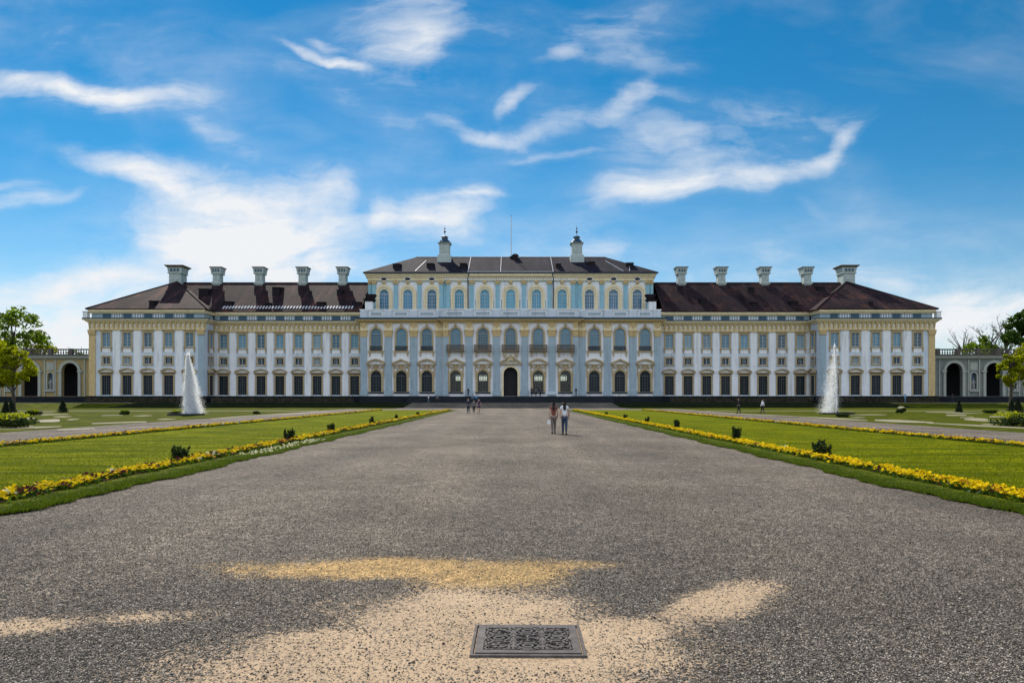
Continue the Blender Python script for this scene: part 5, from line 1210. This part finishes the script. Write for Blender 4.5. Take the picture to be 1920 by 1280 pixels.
def fountain(px, py, h, dirn, label, nsp, width, jet_w, thick):
    x, y = gp(px, py); t = empty('fountain', (x, y, 0), label, 'fountain', 'garden fountains')
    mb = MB()
    for r0, r1, z in ((1.5, 1.75, .16),):
        n = 36
        vs = [(r*math.cos(2*math.pi*k/n), r*math.sin(2*math.pi*k/n), zz) for r, zz in ((r0, -.02), (r0, z), (r1, z), (r1, -.02)) for k in range(n)]
        fs = [(j*n+k, j*n+(k+1) % n, (j+1)*n+(k+1) % n, (j+1)*n+k) for j in range(3) for k in range(n)]; mb.add(vs, fs)
    mb.build('basin', M['step'], t)
    mb = MB(); mb.add([(1.52*math.cos(2*math.pi*k/36), 1.52*math.sin(2*math.pi*k/36), .1) for k in range(36)], [tuple(range(36))]); mb.build('pool', M['pool'], t)
    mb = MB(); mb.lathe([(.14, .0), (.12, .3), (.05, .42)], 0, 0, 8); mb.build('nozzle', M['iron'], t)
    def drops(n, pos, size, stretch):
        P = pos; a = RNG.uniform(0, 6.28, n); s = size*RNG.lognormal(0, .4, n)
        w = np.stack([np.cos(a)*s, np.sin(a)*s, np.zeros(n)], 1); u = np.stack([RNG.normal(0, .25, n)*s, RNG.normal(0, .25, n)*s, s*stretch*RNG.uniform(.5, 1.5, n)], 1)
        V = np.stack([P-w, P-u, P+w, P+u], 1); return V.reshape(-1, 3), np.arange(4*n).reshape(-1, 4)
    n = 5200; f = RNG.uniform(0, 1, n)**.9; rad = jet_w*(.45 + .8*f)
    pos = np.stack([RNG.normal(0, 1, n)*rad + dirn*.22*f**2, RNG.normal(0, 1, n)*rad, .35 + f*(h-.35)], 1); V, F = drops(n, pos, .03, 3.5); o = link('jet', np_mesh('jet', V, F, M['spray']), t); o['kind'] = 'stuff'
    # water falling back, drifting to one side; denser near the jet
    n = nsp; f = 1 - RNG.uniform(0, 1, n)**.6*.99; spread = width*(1-f)**.7
    q = np.abs(RNG.normal(.42, .3, n)); lump = .12*np.sin(9*f + 3*q) + .08*np.sin(23*f + 5*q)
    pos = np.stack([dirn*(.1*f + spread*(q + lump*(1-f))) + RNG.normal(0, .05, n) + RNG.normal(0, .12, n)*(1-f), RNG.normal(0, 1, n)*(.10+.38*(1-f)), .12 + np.clip(f + RNG.normal(0, .012, n), 0, 1)*(h*.985-.15)], 1)
    V, F = drops(n, pos, thick, 2.2); o = link('spray', np_mesh('spray', V, F, M['spray']), t); o['kind'] = 'stuff'
    n = 16000; f = RNG.beta(1.0, 1.9, n)
    pos = np.stack([dirn*(width*.5*(1-f)) + RNG.normal(0, .42, n)*(1.15-f), RNG.normal(0, .5, n)*(1.1-f), .1 + f*h*.95], 1)
    V, F = drops(n, pos, .028, 1.6); o = link('mist', np_mesh('mist', V, F, M['mist']), t); o['kind'] = 'stuff'
M['mist'] = M['spray'].copy(); M['mist'].name = 'drifting_mist'
for n_ in M['mist'].node_tree.nodes:
    if n_.type == 'MIX_SHADER' and abs(n_.inputs[0].default_value - .28) < .01: n_.inputs[0].default_value = .10
fountain(349, 778, 6.3, 1, 'left fountain with a thick white plume of falling water', 100000, 1.45, .06, .018)
fountain(1569, 776, 7.4, -1, 'right fountain with a thin tall jet and a faint veil of spray', 13000, 1.9, .035, .017)

# ---------------------------------------------------------------- people
def cloth(name, col, rough=.85): return plain(name, col, rough, .15, 6)
SK = cloth('skin', (.42, .26, .19), .6); HAIR = cloth('dark_hair', (.018, .014, .012), .5); HAIRB = cloth('brown_hair', (.07, .045, .025), .5); SHOE = cloth('dark_shoes', (.03, .03, .03)); WSHOE = cloth('white_shoes', (.7, .7, .7))
def skin_mesh(name, verts, edges, mat, sub=1):
    """one continuous surface grown round a skeleton of joints (x, y, z, radius x, radius y)"""
    bm = bmesh.new(); lay = bm.verts.layers.skin.verify(); vs = []
    for i, (x, y, z, ra, rb) in enumerate(verts):
        v = bm.verts.new((x, y, z)); v[lay].radius = (ra, rb); v[lay].use_root = (i == 0); vs.append(v)
    for a, b in edges: bm.edges.new((vs[a], vs[b]))
    me = bpy.data.meshes.new(name); bm.to_mesh(me); bm.free()
    o = bpy.data.objects.new(name, me); COL.objects.link(o); sk = o.modifiers.new('skin', 'SKIN'); sk.use_smooth_shade = True
    if sub: ss = o.modifiers.new('sub', 'SUBSURF'); ss.levels = sub; ss.render_levels = sub
    bpy.context.view_layer.update(); dg = bpy.context.evaluated_depsgraph_get()
    out = bpy.data.meshes.new_from_object(o.evaluated_get(dg)); bpy.data.objects.remove(o); bpy.data.meshes.remove(me)
    out.name = name; out.materials.clear(); out.materials.append(mat); out.polygons.foreach_set('use_smooth', [True]*len(out.polygons)); return out
def person(X, Y, Z, h, rz, label, top, bottom, hair=HAIR, longhair=False, stride=.09, sit=False, short=False, skirt=False, sleeves=True, group='people in the garden', fingers=False, shoes=SHOE, hold=False):
    t = empty('person', (X, Y, Z), label, 'person', group, rz)
    P = []; E = []
    def add(par, *v): P.append(v); i = len(P)-1; (E.append((par, i)) if par is not None else None); return i
    pz = .53 if not sit else .10
    pel = add(None, 0, 0, pz, .078, .06); ab = add(pel, 0, 0, pz+.09, .066, .05); ch = add(ab, 0, .0, pz+.20, .085, .058); nb = add(ch, 0, 0, pz+.285, .05, .042); nk = add(nb, 0, .005, pz+.325, .032, .032)
    hd = add(nk, 0, .012, pz+.385, .05, .056); tp = add(hd, 0, .008, pz+.445, .042, .048)
    arms = {}; legs = {}
    for s in (-1, 1):
        sw = s*.07 if not sit else .1
        sh = add(nb, s*.095, 0, pz+.27, .034, .034); el = add(sh, s*.128, sw*.4-.01, pz+.115, .026, .026); wr = add(el, s*.137, sw + .03, pz-.02, .019, .019); ha = add(wr, s*.137, sw+.045, pz-.06, .022, .014)
        arms[s] = (sh, el, wr, ha)
        if fingers:
            for k in range(4): f1 = add(ha, s*.137, sw+.03+.009*k, pz-.088+.002*abs(k-1.5), .0055, .0055); add(f1, s*(.133), sw+.032+.009*k, pz-.108+.003*abs(k-1.5), .0045, .0045)
            add(ha, s*.126, sw+.065, pz-.075, .006, .006)
        st = s*stride
        hp = add(pel, s*.045, 0, pz-.03, .058, .058)
        if sit: kn = add(hp, s*.06, .23, pz+.02, .04, .04); an = add(kn, s*.06, .25, pz-.20, .026, .026); to = add(an, s*.062, .31, pz-.225, .026, .02)
        else: kn = add(hp, s*.05, st*.5+.015, .285, .04, .04); an = add(kn, s*.048, st*(1.0 if st > 0 else 1.15), .045 if st > 0 else .075, .024, .026); to = add(an, s*.055, st+.075 if st > 0 else st*1.15+.06, .022, .024, .018)
        legs[s] = (hp, kn, an, to)
    sc = lambda v: (v[0]*h*.95, v[1]*h, v[2]*h, v[3]*h*.9, v[4]*h*.95)
    me = skin_mesh('body', [sc(v) for v in P], E, SK)
    link('body', me, t)
    mb = MB(); hz = (pz+.385)*h
    mb.taper(0, .07*h, hz-.01*h, hz+.012*h, .02*h, .03*h, .01*h, .01*h)
    for s in (-1, 1): mb.taper(s*.055*h, .0, hz-.018*h, hz+.018*h, .01*h, .02*h, .014*h, .03*h)
    mb.build('face', SK, t)
    g = 1.16                                                     # clothes: the same joints, a little wider
    idx = [pel, ab, ch, nb] + [i for s in (-1, 1) for i in arms[s][:(3 if sleeves else 2)]]
    vv = [sc((P[i][0], P[i][1], P[i][2] - (.02 if i == pel else 0), P[i][3]*g, P[i][4]*g*1.05)) for i in idx]
    if not sleeves:
        for k, i in enumerate(idx):
            if i in (arms[-1][1], arms[1][1]):
                sh = P[arms[-1][0]] if i == arms[-1][1] else P[arms[1][0]]; vv[k] = sc(tuple(.55*a + .45*b for a, b in zip(sh[:3], P[i][:3])) + (.033, .033))
    em = {i: k for k, i in enumerate(idx)}; link('top', skin_mesh('top', vv, [(em[a], em[b]) for a, b in E if a in em and b in em], top), t)
    idx = [pel] + [i for s in (-1, 1) for i in legs[s][:3]]
    vv = [sc((P[i][0], P[i][1], P[i][2], P[i][3]*1.13, P[i][4]*1.13)) for i in idx]
    if short or skirt:
        for k, i in enumerate(idx):
            for s in (-1, 1):
                if i == legs[s][1]: a, b = P[legs[s][0]], P[i]; vv[k] = sc(tuple(.35*p + .65*q for p, q in zip(a[:3], b[:3])) + ((.062, .062) if skirt else (.05, .05)))
        idx = [i for i in idx if i not in (legs[-1][2], legs[1][2])]; vv = vv[:0] + [v for v, i in zip(vv, [pel] + [i for s in (-1, 1) for i in legs[s][:3]]) if i in idx]
    em = {i: k for k, i in enumerate(idx)}; link('skirt' if skirt else 'trousers', skin_mesh('trousers', vv, [(em[a], em[b]) for a, b in E if a in em and b in em], bottom), t)
    hv = [sc((0, -.006, pz+.40, .056, .058)), sc((0, -.004, pz+.45, .047, .052)), sc((0, -.035, pz+.36, .05, .035))]; he = [(0, 1), (0, 2)]
    if longhair: hv += [sc((0, -.055, pz+.27, .062, .028)), sc((.004, -.058, pz+.17, .045, .02))]; he += [(2, 3), (3, 4)]
    link('hair', skin_mesh('hair', hv, he, hair), t)
    for s in (-1, 1):
        a, b = P[legs[s][2]], P[legs[s][3]]; mb = MB(); mb.tube([Vector((a[0], a[1]-.02, b[2]))*h, Vector((a[0], a[1]+.01, b[2]+.008))*h, Vector(b[:3])*h, Vector((b[0], b[1]+.03, b[2]-.004))*h], [.018*h, .031*h, .028*h, .014*h], 8); mb.build('shoe', shoes, t, smooth=True)
    if hold:
        w = P[arms[-1][3]]; bg = empty('shoulder_bag', (X - .142*h, Y + w[1]*h + .02, Z + .30*h), 'small white bag in the left hand of the woman with long hair', 'bag')
        mb = MB(); mb.taper(0, 0, 0, .2, .16, .07, .12, .05); mb.build('pouch', cloth('white_bag', (.75, .75, .76)), bg); mb = MB(); mb.tube([(-.045, 0, .19), (-.03, 0, .27), (.03, 0, .27), (.045, 0, .19)], .008, 5); mb.build('handle', SHOE, bg)
    return t
navy = cloth('navy_cloth', (.02, .03, .06)); black = cloth('black_cloth', (.015, .015, .017)); whitec = cloth('white_cotton', (.72, .74, .80)); jeans = cloth('blue_denim', (.035, .06, .10)); khaki = cloth('grey_brown_trousers', (.17, .14, .12)); rust = cloth('rust_red_blouse', (.20, .065, .045)); plum = cloth('plum_dress', (.055, .03, .08)); grey = cloth('grey_cloth', (.14, .14, .15)); azure = cloth('azure_cloth', (.08, .28, .50)); denim2 = cloth('pale_denim', (.12, .18, .26))
x, y = gp(1038, 813); person(x, y, .004, 1.62, R(2), 'woman with long dark hair in a dark rust blouse and grey brown trousers walking away', rust, khaki, longhair=True, sleeves=False, fingers=True, hold=True)
x, y = gp(1058.5, 814.5); person(x, y, .004, 1.66, R(-3), 'woman in a white shirt and dark jeans walking away on the gravel', whitec, jeans, longhair=True, stride=-.08, sleeves=False, fingers=True)
for px, py, h, rz, lab, a, b, kw in ((878, 775, 1.72, 180, 'person all in navy, left of the three far walkers', navy, navy, {}), (888.5, 774, 1.5, 180, 'shorter person in grey in the middle of the three far walkers', grey, black, {'longhair': True}), (898, 775.5, 1.68, 176, 'woman in a plum dress, right of the three far walkers', plum, plum, {'skirt': True, 'longhair': True, 'sleeves': False}),
        (1385.5, 775.5, 1.74, 70, 'person in a black jacket on the right side path', black, black, {}), (1430, 775, 1.62, 95, 'person in a white shirt and dark trousers beside the right lawn', whitec, black, {})):
    x, y = gp(px, py); person(x, y, .02, h, R(rz), lab, a, b, group='distant walkers', **kw)
def terrace(px, Y): return (px-960)/FPX*Y
for px, Y, z, h, rz, lab, a, b, kw in ((997, 132.9, 2.02, 1.75, 0, 'dark figure at the door right of the portal', black, navy, {}), (1005, 133.0, 2.02, 1.65, 40, 'figure in grey beside the dark one at the door', grey, black, {}), (1013, 132.8, 2.02, 1.7, 180, 'figure in navy next to the white bench by the door', navy, black, {}),
        (878, 131.9, 2.02, 1.7, 180, 'figure in black standing left of the portal on the steps', black, black, {}), (886, 131.2, 1.42, 1.7, 180, 'person in pale blue seated on the steps left of the portal', denim2, jeans, {'sit': True}), (893, 131.2, 1.42, 1.65, 170, 'person in azure seated on the steps close to the portal', azure, navy, {'sit': True}),
        (803.5, 130.0, .78, 1.66, 90, 'person in white at the foot of the palace steps', whitec, denim2, {}), (820, 129.6, .77, 1.6, 150, 'person in black and white at the foot of the steps', grey, black, {}), (1080, 131.9, 2.02, 1.7, 180, 'dark figure standing at the top of the steps to the right', black, grey, {}),
        (1697, 129.5, .77, 1.7, 20, 'person in azure below the right pavilion', azure, denim2, {}), (1786, 136.5, .8, 1.72, 60, 'dark figure before the first arch of the right arcade', black, navy, {})):
    person(terrace(px, Y), Y, z + (.225*h - .02 if kw.get('sit') and False else 0), h, R(rz), lab, a, b, group='figures before the palace', **kw)
bn = empty('garden_bench', (terrace(1034, 132.6), 132.6, 2.02), 'long white bench on the terrace right of the portal', 'bench')
mb = MB()
for k in range(4): mb.box(-1.25, 1.25, -.25+.12*k, -.16+.12*k, .42, .46)
mb.build('seat', M['bench'], bn); mb = MB(); mb.box(-1.25, 1.25, .24, .28, .88, .95)
for k in range(16): x = -1.2 + 2.4*k/15; mb.box(x-.03, x+.03, .245, .275, .46, .88)
mb.build('backrest', M['bench'], bn)
for x in (-1.15, 1.15):
    for yy in (-.2, .22): mb = MB(); mb.box(x-.04, x+.04, yy-.04, yy+.04, 0, .42); mb.build('leg', M['bench'], bn)
